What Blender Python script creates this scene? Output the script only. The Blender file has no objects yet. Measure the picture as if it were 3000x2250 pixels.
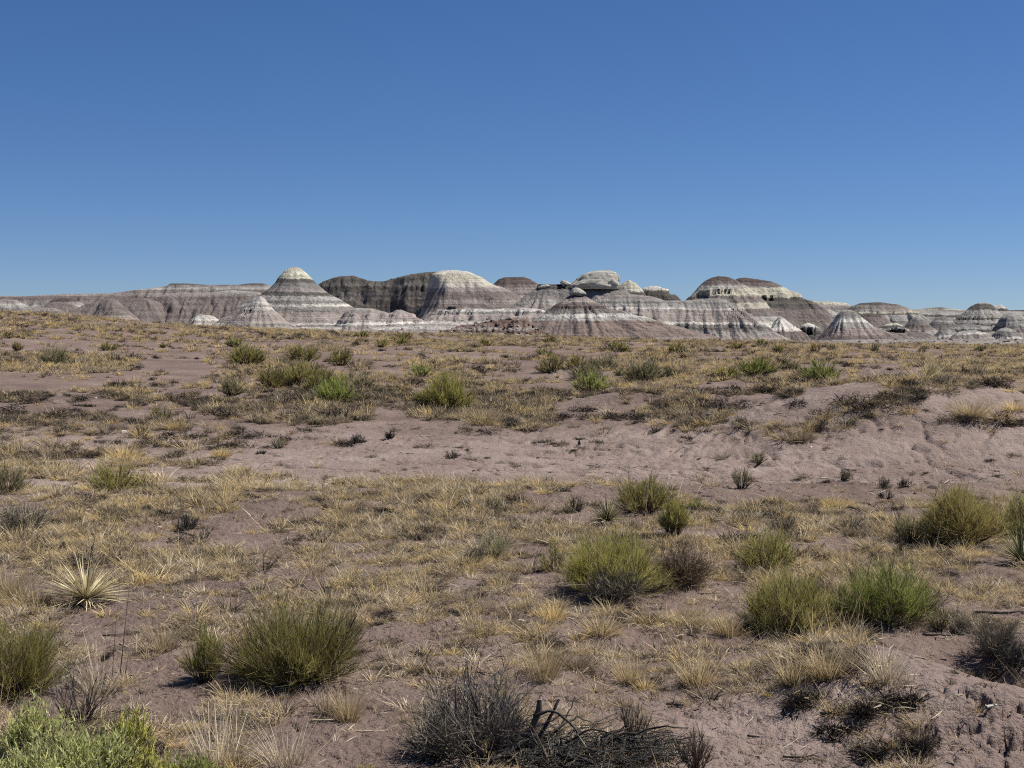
import bpy, math, random
import numpy as np

S = bpy.context.scene
COL = S.collection
rng = np.random.default_rng(7)
random.seed(7)

# ------------------------------------------------------------------ camera
EYE = 2.5
FPX = 4121.0                       # focal length in pixels of the 3000 px wide photograph
PITCH = math.atan((1125 - 950) / FPX)
cd = bpy.data.cameras.new('camera')
cd.sensor_width = 36.0
cd.lens = 36.0 * FPX / 3000.0
cd.clip_start = 0.1
cd.clip_end = 30000.0
cam = bpy.data.objects.new('camera', cd)
cam.location = (0, 0, EYE)
cam.rotation_euler = (math.pi / 2 - PITCH, 0, 0)
COL.objects.link(cam)
S.camera = cam

# ------------------------------------------------------------------ world and sun
SUN_AZ = math.radians(74)          # to the right of the view direction
SUN_EL = math.radians(54)
W = bpy.data.worlds.new('World')
S.world = W
W.use_nodes = True
nt = W.node_tree
nt.nodes.clear()
wo = nt.nodes.new('ShaderNodeOutputWorld')
bg = nt.nodes.new('ShaderNodeBackground')
sky = nt.nodes.new('ShaderNodeTexSky')
sky.sky_type = 'NISHITA'
sky.sun_disc = False
sky.sun_elevation = SUN_EL
sky.sun_rotation = SUN_AZ
sky.altitude = 0
sky.air_density = 0.6
sky.dust_density = 0.0
sky.ozone_density = 6.0
bg.inputs['Strength'].default_value = 0.0535
tc = nt.nodes.new('ShaderNodeTexCoord')
sx = nt.nodes.new('ShaderNodeSeparateXYZ')
nt.links.new(tc.outputs['Generated'], sx.inputs[0])
mr = nt.nodes.new('ShaderNodeMapRange')      # clear dry air: a deeper blue than the default sky, evenly with height
mr.inputs[2].default_value = 0.26
nt.links.new(sx.outputs[2], mr.inputs[0])
tint = nt.nodes.new('ShaderNodeMix'); tint.data_type = 'RGBA'; tint.clamp_factor = True
tint.inputs[6].default_value = (0.82, 0.88, 1.03, 1)
tint.inputs[7].default_value = (0.73, 0.98, 1.20, 1)
nt.links.new(mr.outputs[0], tint.inputs[0])
mul = nt.nodes.new('ShaderNodeMix'); mul.data_type = 'RGBA'; mul.blend_type = 'MULTIPLY'
mul.inputs[0].default_value = 1.0
nt.links.new(sky.outputs[0], mul.inputs[6]); nt.links.new(tint.outputs[2], mul.inputs[7])
nt.links.new(mul.outputs[2], bg.inputs[0])
nt.links.new(bg.outputs[0], wo.inputs[0])
sd = bpy.data.lights.new('sun', 'SUN')
sd.energy = 5.0
sd.angle = math.radians(0.5)
sd.color = (1.0, 0.94, 0.85)
sun = bpy.data.objects.new('sun', sd)
COL.objects.link(sun)
sun.rotation_euler = (math.pi / 2 - SUN_EL, 0, -SUN_AZ + math.pi)
sun.location = (60, 30, 80)
S.view_settings.view_transform = 'Standard'
S.view_settings.look = 'None'
S.view_settings.exposure = 0.50
S.view_settings.gamma = 1.0
S.view_settings.use_curve_mapping = False
S.cycles.use_denoising = False
S.cycles.filter_width = 1.1
S.cycles.max_bounces = 4
S.cycles.diffuse_bounces = 2
S.cycles.glossy_bounces = 1
S.cycles.transparent_max_bounces = 4

# ------------------------------------------------------------------ noise
_P = np.random.default_rng(11).permutation(512).astype(np.int64)
_G = np.stack([np.cos(np.arange(512) * 2.399963), np.sin(np.arange(512) * 2.399963)], 1)


def perlin(x, y, seed=0):
    x = np.asarray(x, float); y = np.asarray(y, float)
    xi = np.floor(x).astype(np.int64); yi = np.floor(y).astype(np.int64)
    fx = x - xi; fy = y - yi
    u = fx * fx * fx * (fx * (fx * 6 - 15) + 10)
    v = fy * fy * fy * (fy * (fy * 6 - 15) + 10)

    def g(ix, iy, dx, dy):
        h = _P[(_P[(ix + seed * 37) & 511] + iy) & 511]
        return _G[h, 0] * dx + _G[h, 1] * dy
    a = g(xi, yi, fx, fy); b = g(xi + 1, yi, fx - 1, fy)
    c = g(xi, yi + 1, fx, fy - 1); d = g(xi + 1, yi + 1, fx - 1, fy - 1)
    return (a + u * (b - a)) + v * ((c + u * (d - c)) - (a + u * (b - a)))


def fbm(x, y, n=4, seed=0, gain=0.5):
    s = 0; a = 1.0; f = 1.0
    for i in range(n):
        s = s + a * perlin(x * f, y * f, seed + i)
        a *= gain; f *= 2.03
    return s


def ss(a, b, t):
    t = np.clip((np.asarray(t, float) - a) / (b - a), 0, 1)
    return t * t * (3 - 2 * t)


# ------------------------------------------------------------------ pixel helpers
SP, CP = math.sin(PITCH), math.cos(PITCH)


def at_dist(px, py, D):
    """point of the sight line through photo pixel (px,py) that lies D metres ahead"""
    cx = (np.asarray(px, float) - 1500) / FPX; cy = -(np.asarray(py, float) - 1125) / FPX
    dy = cy * SP + CP; dz = cy * CP - SP
    return cx / dy * D, dz / dy * D + EYE


def project(x, y, z):
    z = z - EYE
    f = y * CP - z * SP
    u = y * SP + z * CP
    f = np.maximum(f, 1e-3)
    return 1500 + FPX * x / f, 1125 - FPX * u / f


# ------------------------------------------------------------------ the lie of the land
CREST_PX = [-3000, 0, 250, 500, 700, 1000, 1500, 2000, 2500, 3000, 6000]
CREST_PY = [900, 925, 940, 958, 964, 973, 988, 1003, 1008, 1010, 1010]
FLOOR_PY = [930, 935, 945, 958, 962, 966, 984, 996, 1003, 1003, 1003]


def ground_z(x, y, fine=True):
    x = np.asarray(x, float); y = np.asarray(y, float)
    D = np.hypot(x, y)
    yy = np.where(y > 0.3 * D, y, 0.3 * D)
    px = 1500 + FPX * np.clip(x / np.maximum(yy, .1), -2, 2)
    zc = EYE - (np.interp(px, CREST_PX, CREST_PY) - 950) * 150 / FPX
    zf = EYE - (np.interp(px, CREST_PX, FLOOR_PY) - 950) * 520 / FPX
    front = ss(0.1, 0.4, y / np.maximum(D, .1))
    t = ss(45, 150, D)
    z = zc * t * 1.0
    far = ss(155, 250, D)
    zfl = zf + (0 - zf) * ss(900, 4000, D)
    z = z * (1 - far) + zfl * far
    z = z * front
    # broad swells
    z = z + 0.16 * perlin(x / 9.0, y / 9.0, 3) * ss(8, 20, D) + 0.5 * perlin(x / 40, y / 40, 5) * ss(60, 110, D)
    # hummocky ground between 34 and 70 m, to the right
    hm = ss(33, 42, y) * (1 - ss(75, 100, y))
    z = z + hm * (0.30 * np.maximum(fbm(x / 4.5, y / 4.5, 3, 9), -0.1)) * (0.5 + 0.5 * ss(-4, 6, x))
    # shallow bare wash crossing at 22 - 34 m, with its far bank
    wash = ss(20.5, 24.5, y - 0.10 * x) * (1 - ss(29, 35, y + 0.25 * x * (x > 0)))
    z = z - 0.28 * wash
    z = z + 0.15 * np.exp(-((y - 20.0 - .1 * x) / 1.6) ** 2) * (1 - ss(4, 8, x))
    # rilled mound to the right of the wash
    mx, my = x - 8.6, y - 31.0
    r2 = (mx / 4.6) ** 2 + (my / (3.9 + 1.5 * (my > 0))) ** 2
    m = np.exp(-r2)
    z = z + 1.20 * m
    m2 = np.exp(-(((x - 12.6) / 3.0) ** 2 + ((y - 27.5) / 3.0) ** 2))
    z = z + 0.45 * m2
    # second bank behind
    z = z + 0.5 * np.exp(-(((x - 10.5) / 4.5) ** 2 + ((y - 41) / 3.0) ** 2)) \
          + 0.45 * np.exp(-(((x - 4.0) / 3.0) ** 2 + ((y - 40) / 2.2) ** 2))
    # foreground right: sand hump, then the gully cutting behind it
    z = z + 0.34 * np.exp(-(((x - 2.35) / .75) ** 2 + ((y - 9.3) / .9) ** 2)) \
          + 0.22 * np.exp(-(((x - 3.1) / .8) ** 2 + ((y - 8.4) / .55) ** 2))
    z = z - 0.42 * np.exp(-(((x - 3.45) / .32) ** 2 + ((y - 10.2) / .40) ** 2))
    z = z - 0.13 * np.exp(-(((x - 1.70) / .13) ** 2 + ((y - 10.0) / .13) ** 2))
    if fine:
        th = np.arctan2(mx, -my)
        near = ss(70, 45, D) if False else 1 - ss(45, 70, D)
        # rills running down the mound
        wx_ = .9 * perlin(x * .45, y * .45, 21)
        rl = np.abs(fbm(x * .75 + mx * .04 * (y - 30) + wx_, y * .28 + wx_, 3, 22))
        ring = ss(.15, .5, r2) * (1 - ss(2.6, 4.6, r2))
        z = z - 0.95 * ring * np.maximum(0, 0.11 - rl) * (my < 3) * np.clip(.6 + 1.5 * perlin(x / 1.3, y / 1.3, 25), 0, 1.5) + .03 * ring * fbm(x * 1.1, y * 1.1, 3, 26)
        rl2 = np.abs(fbm(x * 2.0 + wx_ * 2, y * .9 + wx_, 2, 24))
        z = z - 0.22 * ring * np.maximum(0, 0.12 - rl2)
        # fine drainage lines over the bare wash
        dl = np.abs(fbm(x * .35 + .3 * y * .2, y * .5, 3, 31))
        z = z - 0.09 * wash * np.maximum(0, .05 - dl) / .05 - .035 * (1 - ss(40, 60, D)) * ss(.0, .03, .03 - np.abs(fbm(x * .8 + 4, y * 1.6, 3, 35)))
        z = z + (1 - ss(60, 90, D)) * ss(7, 12, D) * .07 * np.maximum(0, fbm(x / .9, y / .9, 2, 95)) * (1 - wash)
    # small relief: crusts and clods
        z = z + near * (0.020 * fbm(x * 1.6, y * 1.6, 4, 41) + 0.010 * fbm(x * 7, y * 7, 3, 45))
        cl = 1 - ss(14, 24, D)
        z = z + cl * 0.012 * fbm(x * 22, y * 22, 2, 49)
        # eroded pits on the nearest right bank
        pm = np.exp(-(((x - 2.80) / .45) ** 2 + ((y - 8.15) / .50) ** 2) ** 2)
        pit = ss(.05, .34, fbm(x * 8.0, y * 6.5, 4, 61))
        z = z - pm * 0.085 * pit
        z = z + 0.25 * (1 - near) * fbm(x / 12, y / 12, 4, 51) * (1 - ss(1200, 2500, D))
    return z


def silt(x, y):
    wash = ss(20.5, 24.5, y - 0.10 * x) * (1 - ss(31, 36, y + 0.25 * x * (x > 0)))
    mound = np.exp(-(((x - 10.0) / 7.5) ** 2 + ((y - 30.0) / 5.0) ** 2) ** 2)
    low = np.exp(-(((x - 1.9) / 1.2) ** 2 + ((y - 8.6) / 1.0) ** 2))
    return np.clip(np.maximum(np.maximum(wash, mound), low) * (.75 + .6 * fbm(x / 3, y / 2, 3, 77)), 0, 1) * ss(4, 8, np.hypot(x, y))


def on_ground(px, py):
    """where the sight line through a photo pixel meets the land"""
    cx = (px - 1500) / FPX; cy = -(py - 1125) / FPX
    dy = cy * SP + CP; dz = cy * CP - SP
    ys = np.geomspace(5, 400, 4000)
    xs = cx / dy * ys; zs = EYE + dz / dy * ys
    g = ground_z(xs, ys, False)
    k = np.argmax(zs < g)
    if zs[k] >= g[k]:
        k = len(ys) - 1
    y = ys[k]; x = xs[k]
    return float(x), float(y), float(ground_z(np.array([x]), np.array([y]))[0])


# ------------------------------------------------------------------ object helpers
def mesh_np(name, v, f, mats=(), smooth=True, fm=None):
    me = bpy.data.meshes.new(name)
    v = np.asarray(v, np.float32); f = np.asarray(f, np.int32)
    n = f.shape[1]
    me.vertices.add(len(v)); me.vertices.foreach_set('co', v.ravel())
    me.loops.add(f.size); me.loops.foreach_set('vertex_index', f.ravel())
    me.polygons.add(len(f))
    me.polygons.foreach_set('loop_start', np.arange(0, f.size, n, dtype=np.int32))
    me.polygons.foreach_set('loop_total', np.full(len(f), n, np.int32))
    if smooth:
        me.polygons.foreach_set('use_smooth', np.ones(len(f), bool))
    for m in mats:
        me.materials.append(m)
    if fm is not None:
        me.polygons.foreach_set('material_index', np.asarray(fm, np.int32))
    me.update(calc_edges=True)
    return me


def link(name, data, parent=None, loc=None):
    o = bpy.data.objects.new(name, data)
    COL.objects.link(o)
    if parent is not None:
        o.parent = parent
    if loc is not None:
        o.location = loc
    return o


def tag(o, label=None, cat=None, group=None, kind=None):
    if label: o['label'] = label
    if cat: o['category'] = cat
    if group: o['group'] = group
    if kind: o['kind'] = kind
    return o


def grid_faces(nr, nc, wrap=False):
    r = np.arange(nr - 1)[:, None]; c = np.arange(nc if wrap else nc - 1)[None, :]
    c2 = (c + 1) % nc
    a = r * nc + c; b = r * nc + c2; d = (r + 1) * nc + c; e = (r + 1) * nc + c2
    return np.stack([a, b, e, d], -1).reshape(-1, 4)


class Mat:
    def __init__(s, name, rough=0.95, spec=0.2):
        s.m = bpy.data.materials.new(name); s.m.use_nodes = True
        s.t = s.m.node_tree
        s.b = s.t.nodes['Principled BSDF']
        s.b.inputs['Roughness'].default_value = rough
        s.b.inputs['Specular IOR Level'].default_value = spec

    def n(s, kind, **kw):
        nd = s.t.nodes.new(kind)
        for k, v in kw.items():
            if k in nd.inputs.keys() if hasattr(nd.inputs, 'keys') else False:
                nd.inputs[k].default_value = v
            else:
                setattr(nd, k, v)
        return nd

    def l(s, a, b):
        s.t.links.new(a, b)

    def noise(s, vec, scale, detail=4, rough=.55, dist=0.0):
        nd = s.t.nodes.new('ShaderNodeTexNoise')
        nd.inputs['Scale'].default_value = scale; nd.inputs['Detail'].default_value = detail
        nd.inputs['Roughness'].default_value = rough; nd.inputs['Distortion'].default_value = dist
        if vec is not None: s.l(vec, nd.inputs['Vector'])
        return nd.outputs['Fac']

    def ramp(s, fac, stops, interp='LINEAR'):
        nd = s.t.nodes.new('ShaderNodeValToRGB'); cr = nd.color_ramp
        cr.interpolation = interp
        while len(cr.elements) > 1: cr.elements.remove(cr.elements[0])
        cr.elements[0].position = stops[0][0]; cr.elements[0].color = tuple(stops[0][1]) + (1,)
        for p, c in stops[1:]:
            e = cr.elements.new(p); e.color = tuple(c) + (1,)
        s.l(fac, nd.inputs[0])
        return nd.outputs[0]

    def math(s, op, a, b=None, clamp=False):
        nd = s.t.nodes.new('ShaderNodeMath'); nd.operation = op; nd.use_clamp = clamp
        for i, v in enumerate((a, b)):
            if v is None: continue
            if isinstance(v, (int, float)): nd.inputs[i].default_value = v
            else: s.l(v, nd.inputs[i])
        return nd.outputs[0]

    def mix(s, fac, a, b, mode='MIX'):
        nd = s.t.nodes.new('ShaderNodeMix'); nd.data_type = 'RGBA'; nd.blend_type = mode
        for k, v in ((0, fac), (6, a), (7, b)):
            if isinstance(v, (int, float)): nd.inputs[k].default_value = v
            elif isinstance(v, tuple): nd.inputs[k].default_value = v + (1,) if len(v) == 3 else v
            else: s.l(v, nd.inputs[k])
        return nd.outputs[2]

    def mapr(s, v, a, b, c, d):
        nd = s.t.nodes.new('ShaderNodeMapRange')
        s.l(v, nd.inputs[0])
        for i, q in enumerate((a, b, c, d)): nd.inputs[i + 1].default_value = q
        return nd.outputs[0]

    def scaled(s, vec, sx, sy, sz):
        nd = s.t.nodes.new('ShaderNodeMapping'); nd.inputs['Scale'].default_value = (sx, sy, sz)
        s.l(vec, nd.inputs[0])
        return nd.outputs[0]

    def bump(s, h, strength, dist):
        nd = s.t.nodes.new('ShaderNodeBump'); nd.inputs['Strength'].default_value = strength
        nd.inputs['Distance'].default_value = dist
        s.l(h, nd.inputs['Height']); s.l(nd.outputs[0], s.b.inputs['Normal'])

    def base(s, c):
        if isinstance(c, tuple): s.b.inputs['Base Color'].default_value = c + (1,)
        else: s.l(c, s.b.inputs['Base Color'])


def lin(r, g, b):
    f = lambda c: (c / 255 / 12.92) if c <= 10 else ((c / 255 + .055) / 1.055) ** 2.4
    return (f(r), f(g), f(b))


# ------------------------------------------------------------------ ground material
def ground_material():
    M = Mat('sandy_ground', .97, .1)
    pos = M.n('ShaderNodeNewGeometry').outputs['Position']
    sep = M.n('ShaderNodeSeparateXYZ'); M.l(pos, sep.inputs[0])
    n1 = M.noise(pos, .35, 5, .6)
    n2 = M.noise(pos, 3.0, 5, .65)
    n3 = M.noise(pos, 28.0, 4, .7)
    c = M.ramp(n1, [(.3, (.128, .092, .080)), (.5, (.190, .140, .121)), (.7, (.252, .196, .171))])
    c = M.mix(M.mapr(n2, .35, .7, 0, .55), c, (.120, .090, .078))
    sp = M.mapr(n3, .56, .70, 0, .8)
    c = M.mix(sp, c, (.075, .055, .050))
    sp2 = M.mapr(M.noise(pos, 60.0, 2, .5), .66, .74, 0, .6)
    c = M.mix(sp2, c, (.36, .30, .27))
    sl = M.n('ShaderNodeAttribute'); sl.attribute_name = 'silt'
    pale = M.ramp(M.noise(pos, 1.2, 5, .6), [(.35, (.228, .174, .154)), (.65, (.302, .242, .217))])
    pale = M.mix(M.math('MULTIPLY', sp, .45), pale, (.11, .085, .075))
    c = M.mix(sl.outputs['Fac'], c, pale)
    # pale clay flats beyond the plain
    dist = M.math('SQRT', M.math('ADD', M.math('POWER', sep.outputs[0], 2.0), M.math('POWER', sep.outputs[1], 2.0)))
    st = M.noise(M.scaled(pos, .004, .05, .05), 1.0, 6, .6)
    flat = M.ramp(st, [(.38, (.17, .14, .13)), (.5, (.24, .20, .188)), (.60, (.32, .29, .275)), (.66, (.21, .18, .168))])
    c = M.mix(M.mapr(dist, 165, 230, 0, 1), c, flat)
    M.base(c)
    h = M.math('ADD', M.math('MULTIPLY', n3, .35), M.math('ADD', n2, M.math('MULTIPLY', M.noise(pos, 9.0, 5, .7), .7)))
    M.bump(h, 1.0, .07)
    return M.m


GROUND = ground_material()


def build_ground():
    fine = np.linspace(-24, 24, 620)
    side = np.concatenate([np.linspace(24, 45, 60)[1:], np.linspace(45, 180, 60)[1:]])
    ang = np.radians(np.concatenate([-side[::-1][1:], fine, side]))
    ang = np.unique(ang)
    r = np.concatenate([np.linspace(.4, 6.5, 20), np.geomspace(6.7, 60, 640), np.geomspace(60.5, 600, 190), np.geomspace(620, 12000, 40)])
    A, R = np.meshgrid(ang, r)
    X = R * np.sin(A); Y = R * np.cos(A)
    Z = ground_z(X, Y)
    v = np.stack([X, Y, Z], -1).reshape(-1, 3)
    f = grid_faces(len(r), len(ang), wrap=True)
    v = np.vstack([v, [[0, 0, float(Z[0].mean())]]])
    k = len(v) - 1; n = len(ang)
    cap = np.array([[k, (i + 1) % n, i, i] for i in range(n)])
    me = mesh_np('ground', v, f[:, ::-1], (GROUND,))
    at = me.attributes.new('silt', 'FLOAT', 'POINT'); at.data.foreach_set('value', silt(v[:, 0], v[:, 1]).astype(np.float32))
    cm = bpy.data.meshes.new('x')
    bpy.data.meshes.remove(cm)
    o = link('ground', me)
    tag(o, kind='structure')
    return o


build_ground()

# ------------------------------------------------------------------ banded badland hills
CREAM = (.47, .455, .38); WHITE = (.56, .548, .52); GREY = (.21, .205, .20); DGREY = (.105, .102, .098)
LGREY = (.34, .333, .32); PINK = (.34, .303, .290); MAUVE = (.180, .154, .149); MAROON = (.105, .087, .083)
RED = (.225, .180, .165); TAN = (.285, .256, .243); OLIVE = (.105, .098, .090); LILAC = (.27, .245, .24)
BROWN = (.195, .172, .163); RUST = (.15, .10, .082)


def hill_material(name, z0, z1, bands, streak=.5, contrast=1.0):
    M = Mat(name, .97, .08)
    pos = M.n('ShaderNodeNewGeometry').outputs['Position']
    sep = M.n('ShaderNodeSeparateXYZ'); M.l(pos, sep.inputs[0])
    wob = M.noise(M.scaled(pos, .05, .05, .02), 1.0, 4, .6)
    wob2 = M.noise(M.scaled(pos, .5, .5, .3), 1.0, 4, .65)
    z = M.math('ADD', sep.outputs[2], M.math('MULTIPLY', M.math('SUBTRACT', wob, .5), 2.2))
    z = M.math('ADD', z, M.math('MULTIPLY', M.math('SUBTRACT', wob2, .5), 2.0))
    drip = M.noise(M.scaled(pos, .9, .9, .06), 1.0, 3, .7)
    z = M.math('ADD', z, M.math('MULTIPLY', M.math('SUBTRACT', drip, .5), 1.2))
    fac = M.mapr(z, z0, z1, 0, 1)
    c = M.ramp(fac, bands)
    # thin strata
    thin = M.noise(M.scaled(pos, .02, .02, 1.1), 1.0, 6, .8)
    tc = M.ramp(thin, [(.36, (.42, .40, .39)), (.45, (.92, .92, .92)), (.55, (1.05, 1.05, 1.05)), (.64, (1.42, 1.42, 1.41))])
    c = M.mix(.65 * contrast, c, tc, 'MULTIPLY')
    # wash streaks running down the slopes
    stv = M.noise(M.scaled(pos, .75, .75, .10), 1.0, 4, .7)
    sc = M.ramp(stv, [(.36, (.62, .60, .60)), (.5, (1, 1, 1)), (.64, (1.28, 1.27, 1.25))])
    c = M.mix(streak, c, sc, 'MULTIPLY')
    fade = M.mapr(M.noise(M.scaled(pos, .03, .03, .12), 1.0, 4, .6), .48, .78, 0, .35)
    c = M.mix(fade, c, (.245, .225, .215))
    blot = M.noise(M.scaled(pos, .12, .12, .25), 1.0, 5, .65)
    bc = M.ramp(blot, [(.34, (.72, .71, .71)), (.5, (1, 1, 1)), (.66, (1.2, 1.2, 1.18))])
    c = M.mix(.5, c, bc, 'MULTIPLY')
    c = M.mix(1.0, c, (.90, .885, .86), 'MULTIPLY')
    M.base(c)
    hh = M.noise(M.scaled(pos, .5, .5, .25), 1.0, 5, .65)
    h2 = M.math('ADD', M.math('MULTIPLY', stv, 1.2), hh)
    M.bump(M.math('ADD', h2, M.math('MULTIPLY', thin, .6)), .85, .95)
    return M.m


def hill(name, label, D, sil, seg, bands, front=None, base=1010, rill=(1.0, 5.0), rough=.6, ledges=(), step=.55,
         streak=.38, yshift=0.0, back=35, seed=1, round_=4.0, contrast=1.0, skew=0.0, hollows=()):
    """sil: skyline in photo pixels; seg: stretch of it that is the crest; bands: (pixel row, colour)"""
    sil = np.array(sil, float)
    sx, sz = at_dist(sil[:, 0], sil[:, 1], D)
    x0, x1 = [float(at_dist(s, 900, D)[0]) for s in seg]
    zb = float(at_dist(1500, base, D)[1]) - 1.5
    # extend the flanks below the base
    sl = max(.25, (sz[1] - sz[0]) / max(sx[1] - sx[0], .1)); sr = max(.25, (sz[-2] - sz[-1]) / max(sx[-1] - sx[-2], .1))
    if sz[0] > zb: sx = np.r_[sx[0] - (sz[0] - zb) / sl, sx]; sz = np.r_[zb, sz]
    if sz[-1] > zb: sx = np.r_[sx, sx[-1] + (sz[-1] - zb) / sr]; sz = np.r_[sz, zb]
    H = lambda x: np.interp(x, sx, sz)
    h0, h1 = H(x0), H(x1)
    top = sz.max(); hh = top - zb
    fs = math.tan(math.radians(front or 34)); bs = math.tan(math.radians(back))
    yf = hh / fs + round_ + 2; yb = hh / bs + round_ + 2
    xs = np.arange(sx[0] - 1, sx[-1] + 1, step); ys = np.arange(-yf, yb, step * 1.25)
    X, Y = np.meshgrid(xs, ys)
    warp = fbm(X / 14, Y / 14, 3, seed + 70) * 2.2 * rough
    Xw = X + 0 * warp; Yw = Y + warp * ss(0, 10, np.abs(Y)) + skew * (X - x0)
    q = np.clip(Xw, x0, x1)
    dx = Xw - q; r = np.hypot(dx, Yw)
    mid = H(q)
    # drop away from the crest: the flank outline to the sides, an even slope to the front and back
    dL = h0 - H(x0 - r); dR = h1 - H(x1 + r)
    slope = np.where(Yw < 0, fs, bs)
    dF = slope * (np.sqrt(r * r + round_ ** 2) - round_)
    c = dx / np.maximum(r, 1e-6)
    wside = np.clip(np.abs(c), 0, 1) ** 1.3
    side = np.where(dx < 0, dL, dR)
    Z = mid - (side * wside + dF * (1 - wside))
    # gullies
    th = np.arctan2(dx, -Yw)
    u = q + th * 18
    down = ss(0, rill[1] * 1.6, r)
    g = np.abs(perlin(u / rill[1] + .6 * perlin(X / 9, Y / 9, seed + 3), r / 40, seed))
    g2 = np.abs(perlin(u / (rill[1] * .43) + .4 * perlin(X / 5, Y / 5, seed + 4), r / 25, seed + 1))
    amp = down * rill[0] * 1.35
    g3 = np.abs(perlin(u / 1.9 + .5 * perlin(X / 3, Y / 3, seed + 5), r / 14, seed + 2))
    Z = Z - amp * (1.6 * np.maximum(0, .42 - g) + 1.1 * np.maximum(0, .3 - g2)) - down * min(.7, rill[0] * .5) * np.maximum(0, .3 - g3)
    Z = Z + rough * (.8 * fbm(X / 7, Y / 7, 4, seed + 9) * ss(0, 6, r) + .5 * np.abs(perlin(X / 3, Y / 3, seed + 31)) * ss(0, 4, r) + .12 * fbm(X / 1.3, Y / 1.3, 2, seed + 13))
    for (lpy, lh, lx0, lx1) in ledges:
        zc = float(at_dist(1500, lpy, D)[1]); hc = 1.7 * lh / FPX * D
        zc = zc + .8 * perlin(X / 8, Y / 8, seed + 20) * min(1, hc / 2)
        ppx = 1500 + FPX * X / (D + Y)
        mk = ss(lx0 - 6, lx0 + 6, ppx) * (1 - ss(lx1 - 6, lx1 + 6, ppx))
        hcv = hc * mk * np.clip(.9 + 1.2 * perlin(X / 5, Y / 5, seed + 25), .15, 1.6)
        t = (Z - zc) / np.maximum(hcv, 1e-4)
        p = np.interp(t, [-1, -.06, .06, 1], [-1, -.55, .55, 1])
        Z = np.where(hcv > .15, np.where(np.abs(t) < 1, zc + p * hcv, Z), Z)
    keep = Z > zb
    Z = np.maximum(Z, zb)
    Yo = Y.copy()
    for (hx, hy, hw, hh_, dep) in hollows:          # undercut caves: the wall is pushed back under its roof
        ppx, ppy = project(X, Y + D + yshift, Z)
        e = ((ppx - hx) / hw) ** 2 + ((ppy - hy) / hh_) ** 2 + .5 * perlin(X / 2, Z / 1.5, seed + 40)
        Yo = Yo + dep * (1 - ss(.7, 1.15, e)) * (Y < 3)
    v = np.stack([X, Yo + D + yshift, Z], -1).reshape(-1, 3)
    f = grid_faces(len(ys), len(xs))
    kf = keep.reshape(-1)[f].any(1)
    f = f[kf]
    used = np.unique(f); remap = np.zeros(len(v), int); remap[used] = np.arange(len(used))
    v = v[used]; f = remap[f]
    zt = top + .5
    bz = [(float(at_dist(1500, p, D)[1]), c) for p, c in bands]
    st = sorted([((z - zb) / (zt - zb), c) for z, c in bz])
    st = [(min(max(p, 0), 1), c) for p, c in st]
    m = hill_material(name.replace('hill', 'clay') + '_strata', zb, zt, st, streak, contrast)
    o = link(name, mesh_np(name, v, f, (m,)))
    tag(o, label=label, kind='structure')
    o_grid[label] = (xs, ys + D + yshift, Z)
    return o


o_grid = {}


def step_bands(*rows):
    """(row, colour) from top to bottom: each colour holds until the next row, with a short blend"""
    out = []
    for i, (r, c) in enumerate(rows):
        out.append((r + 2 if i else r, c))
        if i + 1 < len(rows): out.append((rows[i + 1][0] - 1, c))
    return out[-31:] if len(out) > 31 else out


HILLS_START = True
# far skyline, left
hill('far_plateau', 'long low brown plateau with a thin dark rim on the far left skyline', 900,
     [(-500, 880), (-200, 868), (0, 866), (60, 868), (200, 861), (330, 859), (400, 849), (490, 838), (500, 830), (540, 830), (620, 835),
      (700, 834), (730, 830), (770, 830), (800, 840), (900, 860), (1000, 900)],
     (-450, 780), step_bands((826, DGREY), (836, LILAC), (842, LGREY), (850, BROWN), (858, LILAC), (868, MAUVE), (880, LILAC), (893, LGREY), (905, BROWN), (930, LILAC)),
     front=30, rill=(2.2, 8), step=1.0, seed=4, rough=.9)
hill('badland_hill', 'wide mauve-brown hill with closely gullied front left of the striped cone', 690,
     [(360, 955), (430, 920), (445, 880), (480, 863), (540, 857), (600, 860), (680, 850), (760, 856), (820, 900), (880, 950)],
     (470, 760), step_bands((845, LGREY), (860, TAN), (868, MAUVE), (880, BROWN), (905, MAUVE), (930, BROWN), (950, PINK)),
     front=36, rill=(1.8, 7), seed=8, streak=.35)
hill('badland_hill', 'rounded grey-brown dome low on the left, in front of the plateau', 640,
     [(255, 950), (276, 920), (288, 892), (305, 880), (325, 874), (345, 880), (362, 896), (385, 915), (420, 950)],
     (310, 335), step_bands((870, BROWN), (900, MAUVE), (930, TAN)), front=40, rill=(1.2, 6), seed=9, streak=.3)
hill('badland_hill', 'smooth mauve hill between two domes at the left', 680,
     [(160, 950), (215, 905), (260, 885), (300, 876), (340, 872), (420, 872), (470, 885), (500, 920), (520, 950)],
     (300, 420), step_bands((866, MAUVE), (885, BROWN), (920, MAUVE)), front=35, rill=(1.5, 8), seed=10, streak=.3)
hill('badland_hill', 'small mauve dome below the left plateau', 600,
     [(270, 955), (298, 932), (310, 914), (335, 905), (355, 907), (385, 925), (410, 950)], (330, 350),
     step_bands((900, BROWN), (925, TAN), (935, MAUVE)), front=38, rill=(.8, 5), seed=12)
hill('badland_hill', 'mauve swell at the left edge beside the pale bank', 620,
     [(40, 950), (75, 908), (110, 899), (160, 903), (200, 915), (235, 915), (270, 950)], (100, 200),
     step_bands((895, TAN), (910, MAUVE), (925, PINK), (935, BROWN)), front=34, rill=(.8, 6), seed=13)
hill('badland_hill', 'low brown rise behind the mauve swell at the left', 680,
     [(110, 920), (135, 893), (165, 886), (200, 889), (240, 900), (290, 940)], (160, 200),
     step_bands((880, MAUVE), (900, BROWN)), front=34, rill=(.8, 6), seed=14)
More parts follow.
